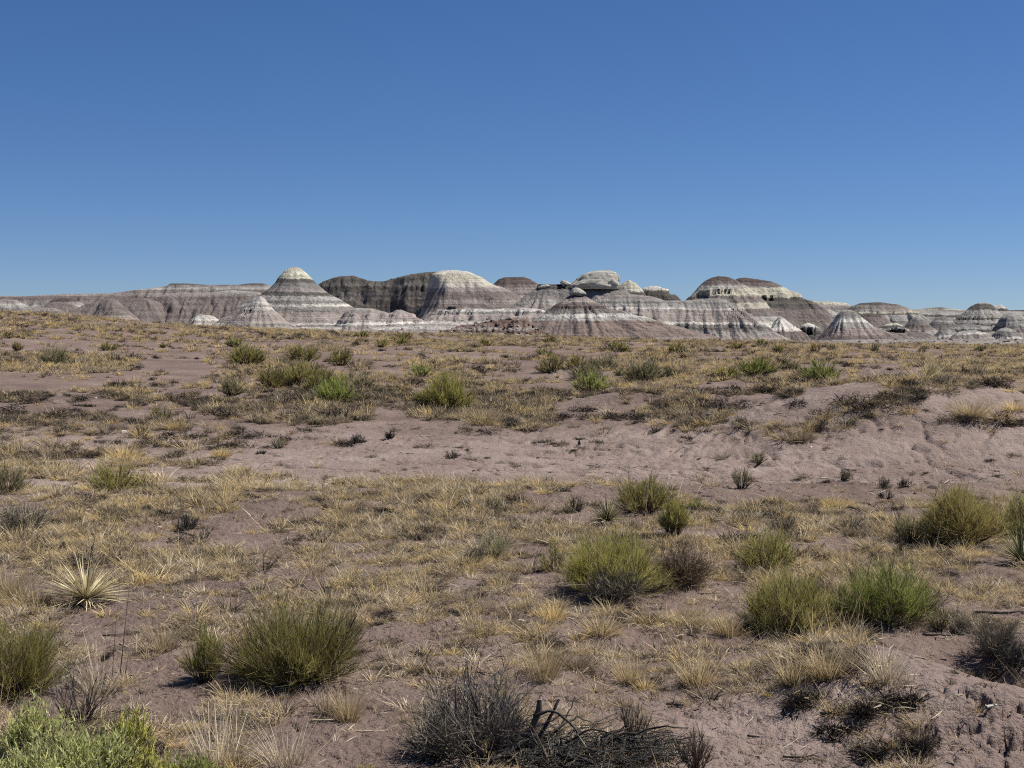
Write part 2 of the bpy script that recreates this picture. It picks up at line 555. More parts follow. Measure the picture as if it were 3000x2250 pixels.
hill('badland_hill', 'whitish bank with a dark top on the far left edge', 740,
     [(-200, 900), (-60, 876), (10, 872), (50, 880), (90, 897), (130, 915), (170, 940)], (-50, 30),
     step_bands((865, MAROON), (876, LILAC), (888, LGREY), (900, GREY), (910, LILAC)), front=34, rill=(1, 6), seed=15)
hill('badland_hill', 'pale stepped hill with a brown crown at the left skyline', 800,
     [(120, 900), (150, 880), (180, 873), (210, 874), (240, 888), (270, 905)], (170, 215),
     step_bands((868, MAROON), (884, LILAC), (893, LGREY)), front=34, rill=(.8, 6), seed=16)
hill('badland_hill', 'low whitish outcrop with a dark lid at the edge of the left plain', 520,
     [(180, 950), (190, 927), (215, 924), (260, 924), (275, 935), (285, 955)], (195, 260),
     step_bands((920, MAROON), (929, WHITE), (945, TAN)), front=50, rill=(1, 3), seed=17, step=.4)
hill('badland_hill', 'lumpy pinkish white mound left of the striped cone', 560,
     [(545, 955), (556, 940), (572, 926), (585, 920), (605, 922), (622, 925), (640, 935), (655, 955)], (575, 625),
     step_bands((916, LILAC), (924, WHITE), (938, PINK), (945, WHITE)), front=36, rill=(1.3, 3), rough=1, seed=18, step=.4)
# dark brown dome behind
hill('badland_hill', 'flat topped maroon dome on the skyline right of the large grey mesa', 820,
     [(1380, 880), (1447, 829), (1460, 818), (1479, 812), (1533, 811), (1555, 818), (1583, 834), (1640, 860), (1700, 890)],
     (1475, 1535), step_bands((808, MAROON), (834, MAUVE), (843, TAN), (858, MAUVE), (866, LGREY)), front=33, rill=(1, 9), seed=20)
# large mesa
hill('badland_mesa', 'long grey mesa with shade put into the dark bands of its steep face, right of the striped cone', 620,
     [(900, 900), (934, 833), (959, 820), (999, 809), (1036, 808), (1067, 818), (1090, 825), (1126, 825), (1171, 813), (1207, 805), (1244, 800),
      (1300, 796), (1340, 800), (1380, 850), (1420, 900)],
     (955, 1330), step_bands((795, OLIVE), (808, OLIVE), (820, DGREY), (832, (.16, .15, .142)), (840, (.09, .083, .078)), (855, DGREY), (872, (.17, .155, .148)), (880, (.11, .098, .092)), (905, DGREY), (925, MAUVE)),  # dark bands carry the shade of the steep left face
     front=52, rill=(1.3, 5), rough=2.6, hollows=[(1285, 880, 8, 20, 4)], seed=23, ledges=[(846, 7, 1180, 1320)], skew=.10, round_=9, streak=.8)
hill('badland_mesa', 'broad cream topped mesa with smooth sunlit right shoulder', 560,
     [(1205, 960), (1232, 915), (1248, 868), (1256, 825), (1266, 803), (1285, 794), (1329, 791), (1370, 795), (1393, 804), (1420, 815), (1451, 834), (1483, 845),
      (1510, 858), (1528, 872), (1560, 900), (1620, 940)],
     (1312, 1362), step_bands((788, WHITE), (800, CREAM), (822, (.45, .43, .38)), (843, LILAC), (856, MAUVE), (868, BROWN), (880, TAN), (892, MAUVE), (905, PINK), (920, LILAC)),
     front=36, rill=(1.2, 10), hollows=[(1322, 906, 12, 5, 3)], seed=24, ledges=[(885, 8, 1420, 1520)], round_=5)
# striped cone
hill('badland_cone', 'tall striped grey and white cone shaped hill with a pale greenish tip', 520,
     [(600, 968), (655, 932), (678, 917), (723, 886), (764, 863), (787, 845), (805, 827), (818, 809), (836, 791), (850, 784), (866, 782), (880, 785), (892, 795),
      (909, 809), (927, 829), (968, 858), (1008, 881), (1045, 901), (1117, 931), (1234, 950), (1300, 968)],
     (864, 868), step_bands((780, (.42, .41, .34)), (790, (.52, .51, .43)), (818, DGREY), (832, GREY), (846, LILAC), (857, DGREY), (869, LGREY), (882, GREY), (892, WHITE), (899, LILAC), (903, GREY),
                            (912, TAN), (928, PINK), (936, TAN), (948, WHITE), (953, LILAC)),
     front=38, rill=(.8, 7), seed=27, round_=2.5, rough=.5, ledges=[(904, 3, 700, 1010)], streak=.6)
hill('badland_cone', 'small whitish cone leaning on the left foot of the tall striped cone', 490,
     [(630, 972), (655, 958), (690, 925), (719, 903), (745, 876), (764, 865), (775, 875), (791, 895), (827, 926), (854, 949), (900, 972)],
     (762, 766), step_bands((862, LGREY), (872, WHITE), (893, LILAC), (898, WHITE), (908, LGREY), (914, PINK), (925, TAN), (938, PINK), (948, GREY), (955, PINK)),
     front=38, rill=(1.0, 4), hollows=[(724, 914, 15, 4, 3)], seed=28, round_=1.5, ledges=[(912, 6, 690, 745), (898, 3, 720, 800)])
# pink terraces at the foot of the mesa
hill('badland_terrace', 'low pink layered ridge running right from the foot of the striped cone', 480,
     [(960, 975), (1010, 912), (1045, 903), (1090, 904), (1115, 910), (1140, 917), (1150, 915), (1160, 908), (1175, 907), (1195, 915), (1215, 922), (1240, 937), (1290, 952), (1330, 975)],
     (1040, 1200), step_bands((900, LGREY), (907, TAN), (915, LILAC), (922, PINK), (936, TAN), (944, WHITE), (950, LILAC), (960, PINK)), front=24, rill=(1.0, 5), seed=30, step=.4,
     ledges=[(925, 4, 1000, 1300), (943, 4, 950, 1400)])
hill('badland_terrace', 'pale pink ledged bench below the large mesa', 500,
     [(1200, 955), (1240, 932), (1280, 915), (1340, 906), (1400, 908), (1480, 905), (1520, 898), (1580, 905), (1660, 940)],
     (1280, 1580), step_bands((895, LILAC), (905, WHITE), (912, GREY), (917, PINK), (930, TAN), (940, WHITE), (946, TAN), (955, PINK)), front=26, rill=(1.3, 4), seed=31, rough=.9,
     ledges=[(915, 6, 1250, 1600)])
hill('badland_bench', 'long pale banded bench joining the feet of the hills left of centre', 470,
     [(560, 975), (700, 962), (900, 958), (1100, 955), (1250, 947), (1400, 938), (1500, 936), (1600, 950), (1700, 975)], (720, 1560),
     step_bands((930, LILAC), (940, PINK), (945, WHITE), (949, TAN), (956, LGREY), (960, WHITE), (964, TAN), (970, LILAC)), front=11, rill=(.35, 6), rough=.35, seed=80, step=.6,
     ledges=[(950, 2, 700, 1600), (961, 2, 700, 1600)])
hill('badland_bench', 'low mauve and white banded flats joining the hills at the right', 455,
     [(2150, 1010), (2300, 1000), (2500, 995), (2700, 993), (2900, 993), (3100, 992), (3300, 998), (3500, 1008)], (2350, 3200),
     step_bands((988, TAN), (993, MAUVE), (996, LGREY), (999, BROWN), (1002, LGREY), (1005, LILAC)), front=7, rill=(.3, 5), rough=.35, seed=81, step=.6, base=1018)
hill('badland_range', 'continuous grey brown range filling in behind the front hills', 730,
     [(1500, 930), (1600, 880), (1750, 868), (1900, 872), (2000, 892), (2300, 900), (2400, 892), (2550, 897), (2700, 908), (2900, 910), (3100, 915), (3300, 940)], (1650, 3150),
     step_bands((865, GREY), (885, LILAC), (900, GREY), (910, LGREY), (922, DGREY), (928, LILAC), (945, GREY), (955, PINK)), front=30, rill=(2.6, 9), rough=1.0, seed=82, step=.9)
# centre
hill('badland_hill', 'dark grey topped hill under the big round cap rock', 540,
     [(1440, 950), (1492, 895), (1528, 870), (1560, 851), (1578, 837), (1601, 836), (1641, 834), (1700, 832), (1800, 834), (1830, 848), (1849, 858), (1895, 868), (1960, 890), (2020, 930)],
     (1590, 1810), step_bands((828, DGREY), (850, GREY), (868, LILAC), (880, LGREY), (892, PINK), (904, LILAC), (920, PINK)), front=37, rill=(2.0, 8), hollows=[(1775, 838, 44, 5, 5), (1640, 838, 20, 4, 4)], seed=33, ledges=[(842, 7, 1570, 1850)],
     contrast=.5)
hill('badland_hill', 'small cream knob on the skyline right of the round cap rock', 600,
     [(1790, 862), (1808, 838), (1827, 827), (1843, 820), (1860, 828), (1881, 845), (1900, 870)], (1838, 1848),
     step_bands((816, CREAM), (845, (.45, .43, .38)), (856, OLIVE)), front=45, rill=(.6, 4), seed=34, step=.4)
hill('badland_hill', 'cream backed knoll with the shade of its hollow front put into dark bands, second right of the round cap rock', 600,
     [(1865, 870), (1884, 846), (1908, 837), (1930, 839), (1963, 853), (1979, 861), (1995, 875), (2010, 890)], (1905, 1930),
     step_bands((834, WHITE), (848, CREAM), (852, OLIVE), (870, DGREY)), front=60, rill=(.8, 4), seed=35, step=.4, ledges=[(853, 6, 1880, 1990)])  # dark lower bands stand in for the shade of a hollow front
hill('badland_dome', 'maroon crowned cream dome with dark hollows across its front', 560,
     [(1990, 900), (2009, 877), (2025, 861), (2044, 840), (2063, 823), (2082, 814), (2104, 809), (2125, 810), (2142, 814), (2172, 829), (2193, 842), (2215, 856),
      (2230, 868), (2245, 886), (2261, 907), (2283, 924), (2302, 937), (2332, 962), (2380, 990)],
     (2095, 2125), step_bands((805, MAROON), (823, MAUVE), (834, LGREY), (845, CREAM), (868, BROWN), (888, CREAM), (905, MAUVE), (928, LGREY), (945, WHITE)),
     front=42, rill=(1.2, 6), hollows=[(2128, 856, 28, 4, 3), (2062, 867, 20, 4, 2.5)], seed=37, ledges=[(858, 9, 2050, 2160), (871, 5, 2030, 2240), (895, 5, 2150, 2210)], round_=6)
hill('badland_dome', 'maroon topped hill behind, falling right to a pale knob', 640,
     [(2090, 860), (2150, 817), (2163, 814), (2180, 813), (2220, 818), (2261, 825), (2277, 831), (2302, 844), (2318, 854), (2337, 857), (2345, 872), (2385, 884), (2420, 910), (2480, 960)],
     (2180, 2330), step_bands((810, MAROON), (828, MAUVE), (840, CREAM), (870, OLIVE), (890, DGREY), (903, MAUVE), (930, BROWN)),
     front=44, rill=(1.4, 6), hollows=[(2250, 877, 26, 3, 3)], seed=38, ledges=[(873, 9, 2230, 2350)])
hill('badland_hill', 'broad pink and white hill with dark diagonal rills down its front', 490,
     [(1600, 960), (1740, 880), (1800, 864), (1841, 864), (1881, 865), (1914, 869), (1949, 881), (2017, 880), (2058, 876), (2098, 873), (2125, 876), (2153, 888), (2180, 903),
      (2207, 915), (2234, 934), (2261, 957), (2288, 975), (2342, 1000), (2400, 1012)],
     (1780, 2110), step_bands((860, PINK), (870, LILAC), (876, LGREY), (884, GREY), (890, LGREY), (902, WHITE), (906, TAN), (915, PINK), (944, WHITE), (951, GREY), (958, DGREY), (966, LILAC), (973, LGREY), (980, PINK), (993, TAN)),
     front=33, rill=(2.4, 5.0), seed=40, base=1015, step=.42, rough=.7, skew=.0, ledges=[(952, 4, 1900, 2300)])
hill('badland_cone', 'broad stepped cone of brown and white layers with a red-brown skirt', 445,
     [(1440, 992), (1515, 967), (1542, 946), (1569, 931), (1596, 914), (1619, 895), (1641, 881), (1662, 868), (1690, 864), (1718, 868), (1732, 877), (1759, 886), (1786, 897),
      (1800, 903), (1840, 908), (1854, 918), (1895, 928), (1930, 936), (1960, 945), (2050, 965), (2120, 985), (2200, 1008)],
     (1675, 1705), step_bands((860, MAUVE), (872, TAN), (878, PINK), (888, MAUVE), (897, MAROON), (905, BROWN), (910, GREY), (919, WHITE), (929, LGREY), (938, RED), (955, (.21, .17, .155)), (975, RED), (988, TAN)),
     front=33, rill=(1.15, 4.5), seed=42, base=1020, step=.4, round_=2, ledges=[(900, 4, 1600, 1850)])
hill('red_mound', 'low rubbly rust red mound at the near edge of the badlands', 415,
     [(1240, 985), (1289, 972), (1352, 955), (1420, 943), (1483, 935), (1542, 934), (1560, 945), (1600, 975)], (1400, 1540),
     step_bands((930, RUST), (945, (.20, .14, .12)), (958, TAN), (965, RUST), (975, TAN)), front=22, rill=(1.2, 3), rough=1.6, seed=44, step=.35, base=1005)
# right side
hill('badland_hill', 'grey and cream skyline hill with a flat brown lip, right of the maroon domes', 760,
     [(2300, 900), (2351, 875), (2388, 882), (2442, 884), (2480, 888), (2493, 896), (2510, 905), (2540, 930)], (2360, 2480),
     step_bands((872, GREY), (882, CREAM), (895, MAUVE), (905, LGREY), (915, MAUVE)), front=34, rill=(2, 5), seed=50)
hill('badland_hill', 'dark grey rounded hills on the right skyline with banded fronts', 720,
     [(2450, 930), (2493, 897), (2521, 888), (2553, 886), (2578, 885), (2604, 889), (2632, 892), (2654, 900), (2692, 912), (2720, 930), (2780, 960)],
     (2520, 2640), step_bands((882, DGREY), (893, (.22, .20, .19)), (905, TAN), (912, CREAM), (918, DGREY), (922, LGREY), (940, GREY)),
     front=40, rill=(3.0, 10), seed=51, ledges=[(916, 4, 2560, 2700)])
hill('badland_hill', 'low cream grey skyline ridge between the dark hills and the ringed dome', 760,
     [(2620, 930), (2660, 908), (2692, 906), (2721, 902), (2759, 899), (2784, 905), (2825, 908), (2870, 920)], (2680, 2830),
     step_bands((897, GREY), (905, CREAM), (925, LGREY), (940, CREAM)), front=34, rill=(2, 6), seed=52)
hill('badland_dome', 'grey ringed dome with two dark bands at the right edge', 640,
     [(2740, 985), (2790, 940), (2815, 920), (2828, 908), (2844, 896), (2863, 888), (2885, 886), (2901, 890), (2917, 902), (2933, 921), (2952, 940), (2977, 968), (3010, 990)],
     (2870, 2895), step_bands((883, LGREY), (890, DGREY), (907, LGREY), (928, (.42, .41, .37)), (931, DGREY), (936, LGREY), (949, DGREY), (953, LGREY), (975, GREY)),
     front=36, rill=(1.1, 5), seed=53, ledges=[(932, 4, 2780, 2960), (950, 4, 2780, 2980)])
hill('badland_hill', 'white topped knoll peeping out behind the ringed dome', 760,
     [(2880, 915), (2908, 896), (2933, 892), (2942, 900), (2955, 909), (2975, 925)], (2912, 2938),
     step_bands((889, WHITE), (903, DGREY)), front=48, rill=(.8, 5), seed=54)
hill('badland_hill', 'low dark brown ridge on the skyline at the right edge', 820,
     [(2930, 925), (2955, 909), (2996, 908), (3080, 903), (3250, 915), (3400, 925), (3600, 960)], (2970, 3300),
     step_bands((900, MAROON), (918, DGREY)), front=36, rill=(1, 6), seed=55)
hill('badland_hill', 'grey rounded hill cut by the right edge of the view', 600,
     [(2900, 985), (2933, 930), (2958, 915), (2980, 917), (3010, 933), (3060, 950), (3150, 985)], (2955, 2990),
     step_bands((912, LGREY), (935, GREY), (940, LGREY), (955, DGREY), (960, GREY)), front=36, rill=(1.2, 5), seed=56)
hill('badland_hill', 'tall grey topped white and pink hill standing forward on the right', 500,
     [(2370, 1006), (2395, 994), (2420, 966), (2439, 943), (2452, 922), (2465, 911), (2487, 908), (2503, 911), (2521, 927), (2544, 943), (2563, 957), (2585, 969), (2640, 985), (2700, 1006)],
     (2470, 2500), step_bands((905, LGREY), (913, GREY), (925, LGREY), (932, WHITE), (945, LGREY), (960, (.34, .28, .26)), (968, TAN), (975, (.30, .25, .235)), (983, MAUVE), (992, BROWN)),
     front=37, rill=(.9, 4), seed=58, step=.42, base=1015)
hill('badland_hill', 'small pale grey dome behind the forward hill on the right', 640,
     [(2380, 945), (2401, 918), (2415, 908), (2427, 905), (2442, 910), (2458, 928), (2480, 950)], (2420, 2434),
     step_bands((902, CREAM), (915, LGREY), (925, GREY), (930, TAN)), front=38, rill=(1, 3), seed=59)
hill('badland_hill', 'maroon slope between the forward hill and the grey cones', 610,
     [(2480, 960), (2515, 925), (2545, 918), (2575, 921), (2605, 938), (2640, 965), (2660, 985)], (2530, 2580),
     step_bands((915, MAROON), (930, MAUVE), (945, BROWN)), front=33, rill=(.8, 6), seed=60)
hill('badland_cone', 'grey brown cone with fine gullies, left of a matching pair on the right', 580,
     [(2590, 990), (2645, 956), (2664, 938), (2689, 923), (2708, 936), (2735, 958), (2780, 990)], (2686, 2692),
     step_bands((920, LGREY), (935, GREY), (950, BROWN), (965, TAN)), front=38, rill=(1.3, 4), seed=61)
hill('badland_cone', 'grey brown cone with fine gullies, right of a matching pair on the right', 590,
     [(2670, 990), (2727, 942), (2743, 930), (2768, 926), (2787, 937), (2813, 959), (2860, 990)], (2745, 2770),
     step_bands((922, GREY), (938, LGREY), (945, GREY), (960, LILAC), (975, WHITE)), front=38, rill=(1.5, 4), seed=62)
hill('badland_hill', 'low mound crested with bright white ribbons on the right', 530,
     [(2540, 985), (2575, 960), (2597, 950), (2623, 945), (2642, 953), (2660, 964), (2700, 972), (2740, 985), (2790, 1000)], (2590, 2640),
     step_bands((942, (.55, .56, .44)), (951, DGREY), (960, WHITE), (965, MAUVE), (978, BROWN), (986, LILAC)), front=40, rill=(1, 4), hollows=[(2632, 970, 26, 5, 4)], seed=63, ledges=[(966, 6, 2560, 2700)], step=.42)
hill('badland_hill', 'small white crusted knobs beside the forward hill', 545,
     [(2330, 985), (2350, 955), (2365, 946), (2385, 950), (2402, 966), (2430, 985)], (2358, 2380),
     step_bands((942, WHITE), (960, GREY), (968, DGREY)), front=50, rill=(1.3, 3), hollows=[(2368, 972, 22, 6, 5)], seed=64, ledges=[(968, 12, 2330, 2430)], rough=1, step=.4)
hill('badland_hill', 'bright white jagged spur below the maroon crowned dome', 540,
     [(2200, 990), (2250, 960), (2283, 926), (2298, 934), (2320, 950), (2342, 963), (2370, 990)], (2283, 2300),
     step_bands((922, LGREY), (932, WHITE), (955, (.6, .58, .56)), (968, MAUVE)), front=36, rill=(1.4, 3), seed=65, rough=1, step=.4)
hill('badland_dome', 'low pale dome with a gullied rim near the right edge', 520,
     [(2740, 1005), (2794, 979), (2813, 970), (2854, 967), (2885, 973), (2908, 987), (2940, 1005)], (2820, 2870),
     step_bands((964, LGREY), (974, WHITE), (980, LILAC), (988, TAN)), front=34, rill=(1.1, 4), hollows=[(2760, 992, 22, 4, 3)], seed=66, step=.42)
hill('badland_dome', 'low grey lumpy dome touching the right edge', 540,
     [(2890, 1003), (2912, 975), (2930, 963), (2946, 959), (2968, 965), (2990, 978), (3040, 1003)], (2938, 2955),
     step_bands((956, LGREY), (970, GREY), (985, WHITE), (992, LILAC)), front=38, rill=(1.4, 4), seed=67, step=.42)
hill('badland_hill', 'small grey mound in front of the grey cones', 545,
     [(2720, 1000), (2750, 968), (2770, 960), (2795, 968), (2815, 985), (2840, 1000)], (2762, 2785),
     step_bands((957, GREY), (972, LGREY), (984, WHITE)), front=38, rill=(1.2, 4), seed=68, step=.42)
for q_, (a_, b_, c_, t_) in enumerate([(2620, 2700, 2760, 946), (2560, 2620, 2700, 962), (2780, 2840, 2900, 948), (2420, 2560, 2640, 950), (2960, 3030, 3100, 940), (2700, 2730, 2800, 968)]):
    hill('badland_dome', ['grey dome filling the gap behind the small ribboned mound', 'low lilac swell left of the paired cones', 'grey shoulder below the ringed dome', 'mauve shoulder right of the forward hill',
                          'grey dome just past the right edge', 'pale little dome at the foot of the paired cones'][q_], 600 - 9 * q_,
         [(a_ - 50, 1000), (a_ - 15, t_ + 18), (a_ + 10, t_ + 4), (b_, t_), (c_ - 12, t_ + 8), (c_ + 20, t_ + 26), (c_ + 60, 1000)], (a_ + 15, c_ - 15),
         step_bands((t_ - 4, [LGREY, LILAC, GREY, MAUVE, GREY, LGREY][q_]), (t_ + 8, [GREY, BROWN, LGREY, BROWN, LGREY, WHITE][q_]), (t_ + 16, [LILAC, TAN, DGREY, LILAC, GREY, LILAC][q_]), (t_ + 24, PINK)),
         front=33, rill=(1.5, 4), seed=90 + q_, step=.5)
# a little more badland either side of the view
hill('badland_hill', 'grey banded hill beyond the right edge of the view', 600,
     [(3020, 1000), (3120, 930), (3200, 915), (3300, 925), (3400, 960), (3500, 1000)], (3150, 3260),
     step_bands((912, GREY), (930, LGREY), (950, MAUVE), (970, PINK)), front=36, rill=(1.4, 6), seed=70, step=.8)
hill('badland_hill', 'brown banded hill beyond the left edge of the view', 700,
     [(-600, 960), (-500, 900), (-400, 880), (-300, 885), (-200, 905), (-80, 950)], (-430, -300),
     step_bands((875, MAUVE), (895, BROWN), (920, TAN)), front=36, rill=(1.4, 6), seed=71, step=.8)
#PART2
# ------------------------------------------------------------------ cap rocks
def rock_material(name, a, b, scale=1.0):
    M = Mat(name, .95, .15)
    pos = M.n('ShaderNodeNewGeometry').outputs['Position']
    n = M.noise(pos, .8 * scale, 5, .65)
    c = M.ramp(n, [(.35, a), (.6, b)])
    st = M.noise(M.scaled(pos, .1 * scale, .1 * scale, 2.2 * scale), 1.0, 4, .7)
    c = M.mix(.8, c, M.ramp(st, [(.38, (.6, .58, .56)), (.5, (1, 1, 1)), (.62, (1.15, 1.15, 1.12))]), 'MULTIPLY')
    M.base(c)
    M.bump(M.math('ADD', n, M.noise(pos, 4 * scale, 5, .7)), 1.0, .5 / scale)
    return M.m


def lathe_rock(name, label, outline, D, yd, mat, depth=.8, seed=0, amp=.06, group=None, cat='rock'):
    """outline: photo pixels (left x, right x, row) from top to bottom; a solid, lumpy boulder of that outline"""
    rows = []
    for (xl, xr, py) in outline:
        a, z = at_dist(xl, py, D + yd); b, _ = at_dist(xr, py, D + yd)
        rows.append((float(a), float(b), float(z)))
    n = 72
    V = []
    th = np.linspace(0, 2 * np.pi, n, endpoint=False)
    zz = np.array([r[2] for r in rows]); h = zz.max() - zz.min()
    # refine rows
    t = np.linspace(0, len(rows) - 1, 34)
    A = np.interp(t, range(len(rows)), [r[0] for r in rows]); B = np.interp(t, range(len(rows)), [r[1] for r in rows]); Zr = np.interp(t, range(len(rows)), zz)
    c0 = .5 * (rows[-2][0] + rows[-2][1]); base = (c0, D + yd, zz.min())
    for a, b, z in zip(A, B, Zr):
        c = (a + b) / 2; r = (b - a) / 2
        x = c + r * np.cos(th); y = r * depth * np.sin(th)
        k = 1 + amp * (1.6 * perlin(np.cos(th) * 1.6 + 5, np.sin(th) * 1.6 + z / h * 2 + seed, seed) + perlin(np.cos(th) * 5, np.sin(th) * 5 + z / h * 5, seed + 1) - 1.6 * np.maximum(0, .12 - np.abs(perlin(th * 3, z / h * 1.2, seed + 4))) * 4)
        V.append(np.stack([c + (x - c) * k - base[0], y * k, np.full(n, z - base[2]) + .02 * h * perlin(x, y, seed + 2)], -1))
    V = np.array(V).reshape(-1, 3)
    f = grid_faces(len(t), n, wrap=True)
    nv = len(V)
    V = np.vstack([V, V[:n].mean(0), V[-n:].mean(0)])
    capt = [[nv, nv, (i + 1) % n, i] for i in range(n)]
    F = list(map(tuple, f))
    me = bpy.data.meshes.new(name)
    off = (len(t) - 1) * n
    tris = [(nv, (i + 1) % n, i) for i in range(n)] + [(nv + 1, off + i, off + (i + 1) % n) for i in range(n)]
    me.from_pydata([tuple(map(float, p)) for p in V], [], [tuple(int(q) for q in ff) for ff in F] + tris)
    for p in me.polygons: p.use_smooth = True
    me.materials.append(mat)
    o = link(name, me, loc=base)
    tag(o, label, cat, group)
    return o


CAPM = rock_material('cap_sandstone', (.36, .35, .31), (.52, .50, .44))
lathe_rock('cap_rock', 'big rounded cream grey boulder capping the dark grey hill at centre', [(1745, 1788, 793), (1724, 1802, 798), (1707, 1810, 805), (1696, 1814, 813), (1686, 1815, 821), (1676, 1815, 827), (1668, 1814, 832), (1664, 1812, 838), (1668, 1808, 848)], 540, 0, CAPM, .8, 3, .09)
lathe_rock('cap_rock', 'small sharp knob of rock on the skyline left of the big rounded boulder', [(1646, 1650, 820), (1643, 1658, 823), (1641, 1668, 828), (1644, 1676, 833), (1650, 1672, 840)],
           540, -1, CAPM, .8, 7, .1)
lathe_rock('cap_rock', 'low pale ledge of rock on the crest far left of the round boulder', [(1598, 1602, 831), (1592, 1606, 834), (1580, 1614, 838), (1575, 1612, 842), (1580, 1600, 846)],
           540, -2, CAPM, .6, 9, .12)
lathe_rock('cap_rock', 'small cream boulder balanced on top of the brown and white stepped cone', [(1682, 1694, 843), (1677, 1702, 847), (1672, 1710, 852), (1668, 1716, 857), (1667, 1718, 860),
           (1668, 1717, 863), (1684, 1706, 864), (1684, 1706, 870)], 445, 0, CAPM, .8, 12, .08)


# ------------------------------------------------------------------ plant materials
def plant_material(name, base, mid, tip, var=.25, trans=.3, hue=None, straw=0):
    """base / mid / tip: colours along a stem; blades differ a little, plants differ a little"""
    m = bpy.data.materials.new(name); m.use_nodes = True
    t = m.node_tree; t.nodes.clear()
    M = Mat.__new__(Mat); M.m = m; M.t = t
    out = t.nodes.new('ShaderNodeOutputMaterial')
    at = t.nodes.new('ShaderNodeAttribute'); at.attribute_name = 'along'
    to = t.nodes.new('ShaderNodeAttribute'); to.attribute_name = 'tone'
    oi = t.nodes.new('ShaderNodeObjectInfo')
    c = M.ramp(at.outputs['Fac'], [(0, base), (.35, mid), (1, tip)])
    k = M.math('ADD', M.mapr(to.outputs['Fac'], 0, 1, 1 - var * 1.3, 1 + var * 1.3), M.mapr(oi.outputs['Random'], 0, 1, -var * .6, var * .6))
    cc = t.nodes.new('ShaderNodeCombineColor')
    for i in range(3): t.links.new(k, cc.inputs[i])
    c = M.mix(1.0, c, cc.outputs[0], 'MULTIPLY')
    if straw:
        c = M.mix(M.mapr(to.outputs['Fac'], .60, .74, 0, straw), c, (.50, .42, .25))
    if hue is not None:
        c = M.mix(M.mapr(oi.outputs['Random'], .45, .9, 0, .75), c, hue)
    d = t.nodes.new('ShaderNodeBsdfDiffuse'); tr = t.nodes.new('ShaderNodeBsdfTranslucent')
    t.links.new(c, d.inputs[0]); t.links.new(c, tr.inputs[0])
    mx = t.nodes.new('ShaderNodeMixShader'); mx.inputs[0].default_value = trans
    t.links.new(d.outputs[0], mx.inputs[1]); t.links.new(tr.outputs[0], mx.inputs[2])
    t.links.new(mx.outputs[0], out.inputs[0])
    return m


STRAW = plant_material('dry_straw', (.07, .055, .04), (.50, .39, .22), (.70, .575, .37), .40, .30, (.40, .32, .19))  # dark straw bases: dead crown, plus shade of the gaps put into the colour
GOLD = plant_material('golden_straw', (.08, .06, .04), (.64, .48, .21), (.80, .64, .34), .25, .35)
PALE = plant_material('bleached_stalk', (.34, .27, .17), (.66, .56, .40), (.74, .66, .50), .2, .2)
GREY_STRAW = plant_material('weathered_straw', (.07, .06, .05), (.23, .185, .13), (.38, .31, .21), .35, .25)
DARKMAT = plant_material('dead_mat', (.025, .021, .019), (.055, .046, .040), (.12, .098, .078), .5, .05)
BRUSHW = plant_material('brush_twig', (.035, .031, .028), (.095, .083, .072), (.30, .27, .235), .6, 0)  # pale tips put the glints on the dark twigs into the colour
SCRUBM = plant_material('brown_scrub', (.06, .05, .04), (.13, .105, .08), (.24, .19, .13), .5, .1)
GREEN = plant_material('broom_green', (0.147, 0.115, 0.069), (0.259, 0.245, 0.075), (0.420, 0.406, 0.106), .35, .45, straw=.6)
OLIVE_G = plant_material('broom_olive', (0.133, 0.106, 0.065), (0.210, 0.196, 0.065), (0.343, 0.322, 0.094), .35, .45, straw=.6)
BRIGHT = plant_material('broom_bright', (0.147, 0.126, 0.062), (0.231, 0.273, 0.062), (0.371, 0.448, 0.106), .35, .45, straw=.6)
GOLDG = plant_material('golden_green', (0.13, 0.10, 0.052), (0.255, 0.215, 0.075), (0.44, 0.385, 0.135), .35, .40, straw=.6)
SAGE = plant_material('grey_green', (0.140, 0.119, 0.081), (0.231, 0.217, 0.125), (0.378, 0.364, 0.206), .35, .45, straw=.6)
PALEG = plant_material('pale_green_leaf', (0.230, 0.218, 0.090), (0.460, 0.483, 0.180), (0.690, 0.713, 0.324), .3, .4)
YELG = plant_material('yellow_green_leaf', (0.207, 0.184, 0.063), (0.437, 0.437, 0.108), (0.690, 0.667, 0.198), .3, .4)
WOOD = plant_material('grey_twig', (0.072, 0.062, 0.048), (0.169, 0.150, 0.115), (0.351, 0.312, 0.230), .45, 0)
BROWNW = plant_material('brown_twig', (0.052, 0.042, 0.031), (0.137, 0.107, 0.074), (0.273, 0.215, 0.144), .4, 0)
DEADW = plant_material('charred_wood', (.035, .033, .032), (.060, .056, .052), (.095, .09, .083), .4, 0)
SILVER = plant_material('silver_wood', (.35, .33, .30), (.50, .47, .43), (.60, .57, .52), .2, 0)
YUC = plant_material('yucca_leaf', (0.150, 0.110, 0.050), (0.44, 0.385, 0.23), (0.62, 0.56, 0.38), .45, .1)
YUCG = plant_material('yucca_green', (.07, .075, .035), (.10, .12, .055), (.26, .26, .14), .4, .1)


# ------------------------------------------------------------------ plant geometry
def unit(v):
    return v / np.maximum(np.linalg.norm(v, axis=-1, keepdims=True), 1e-9)


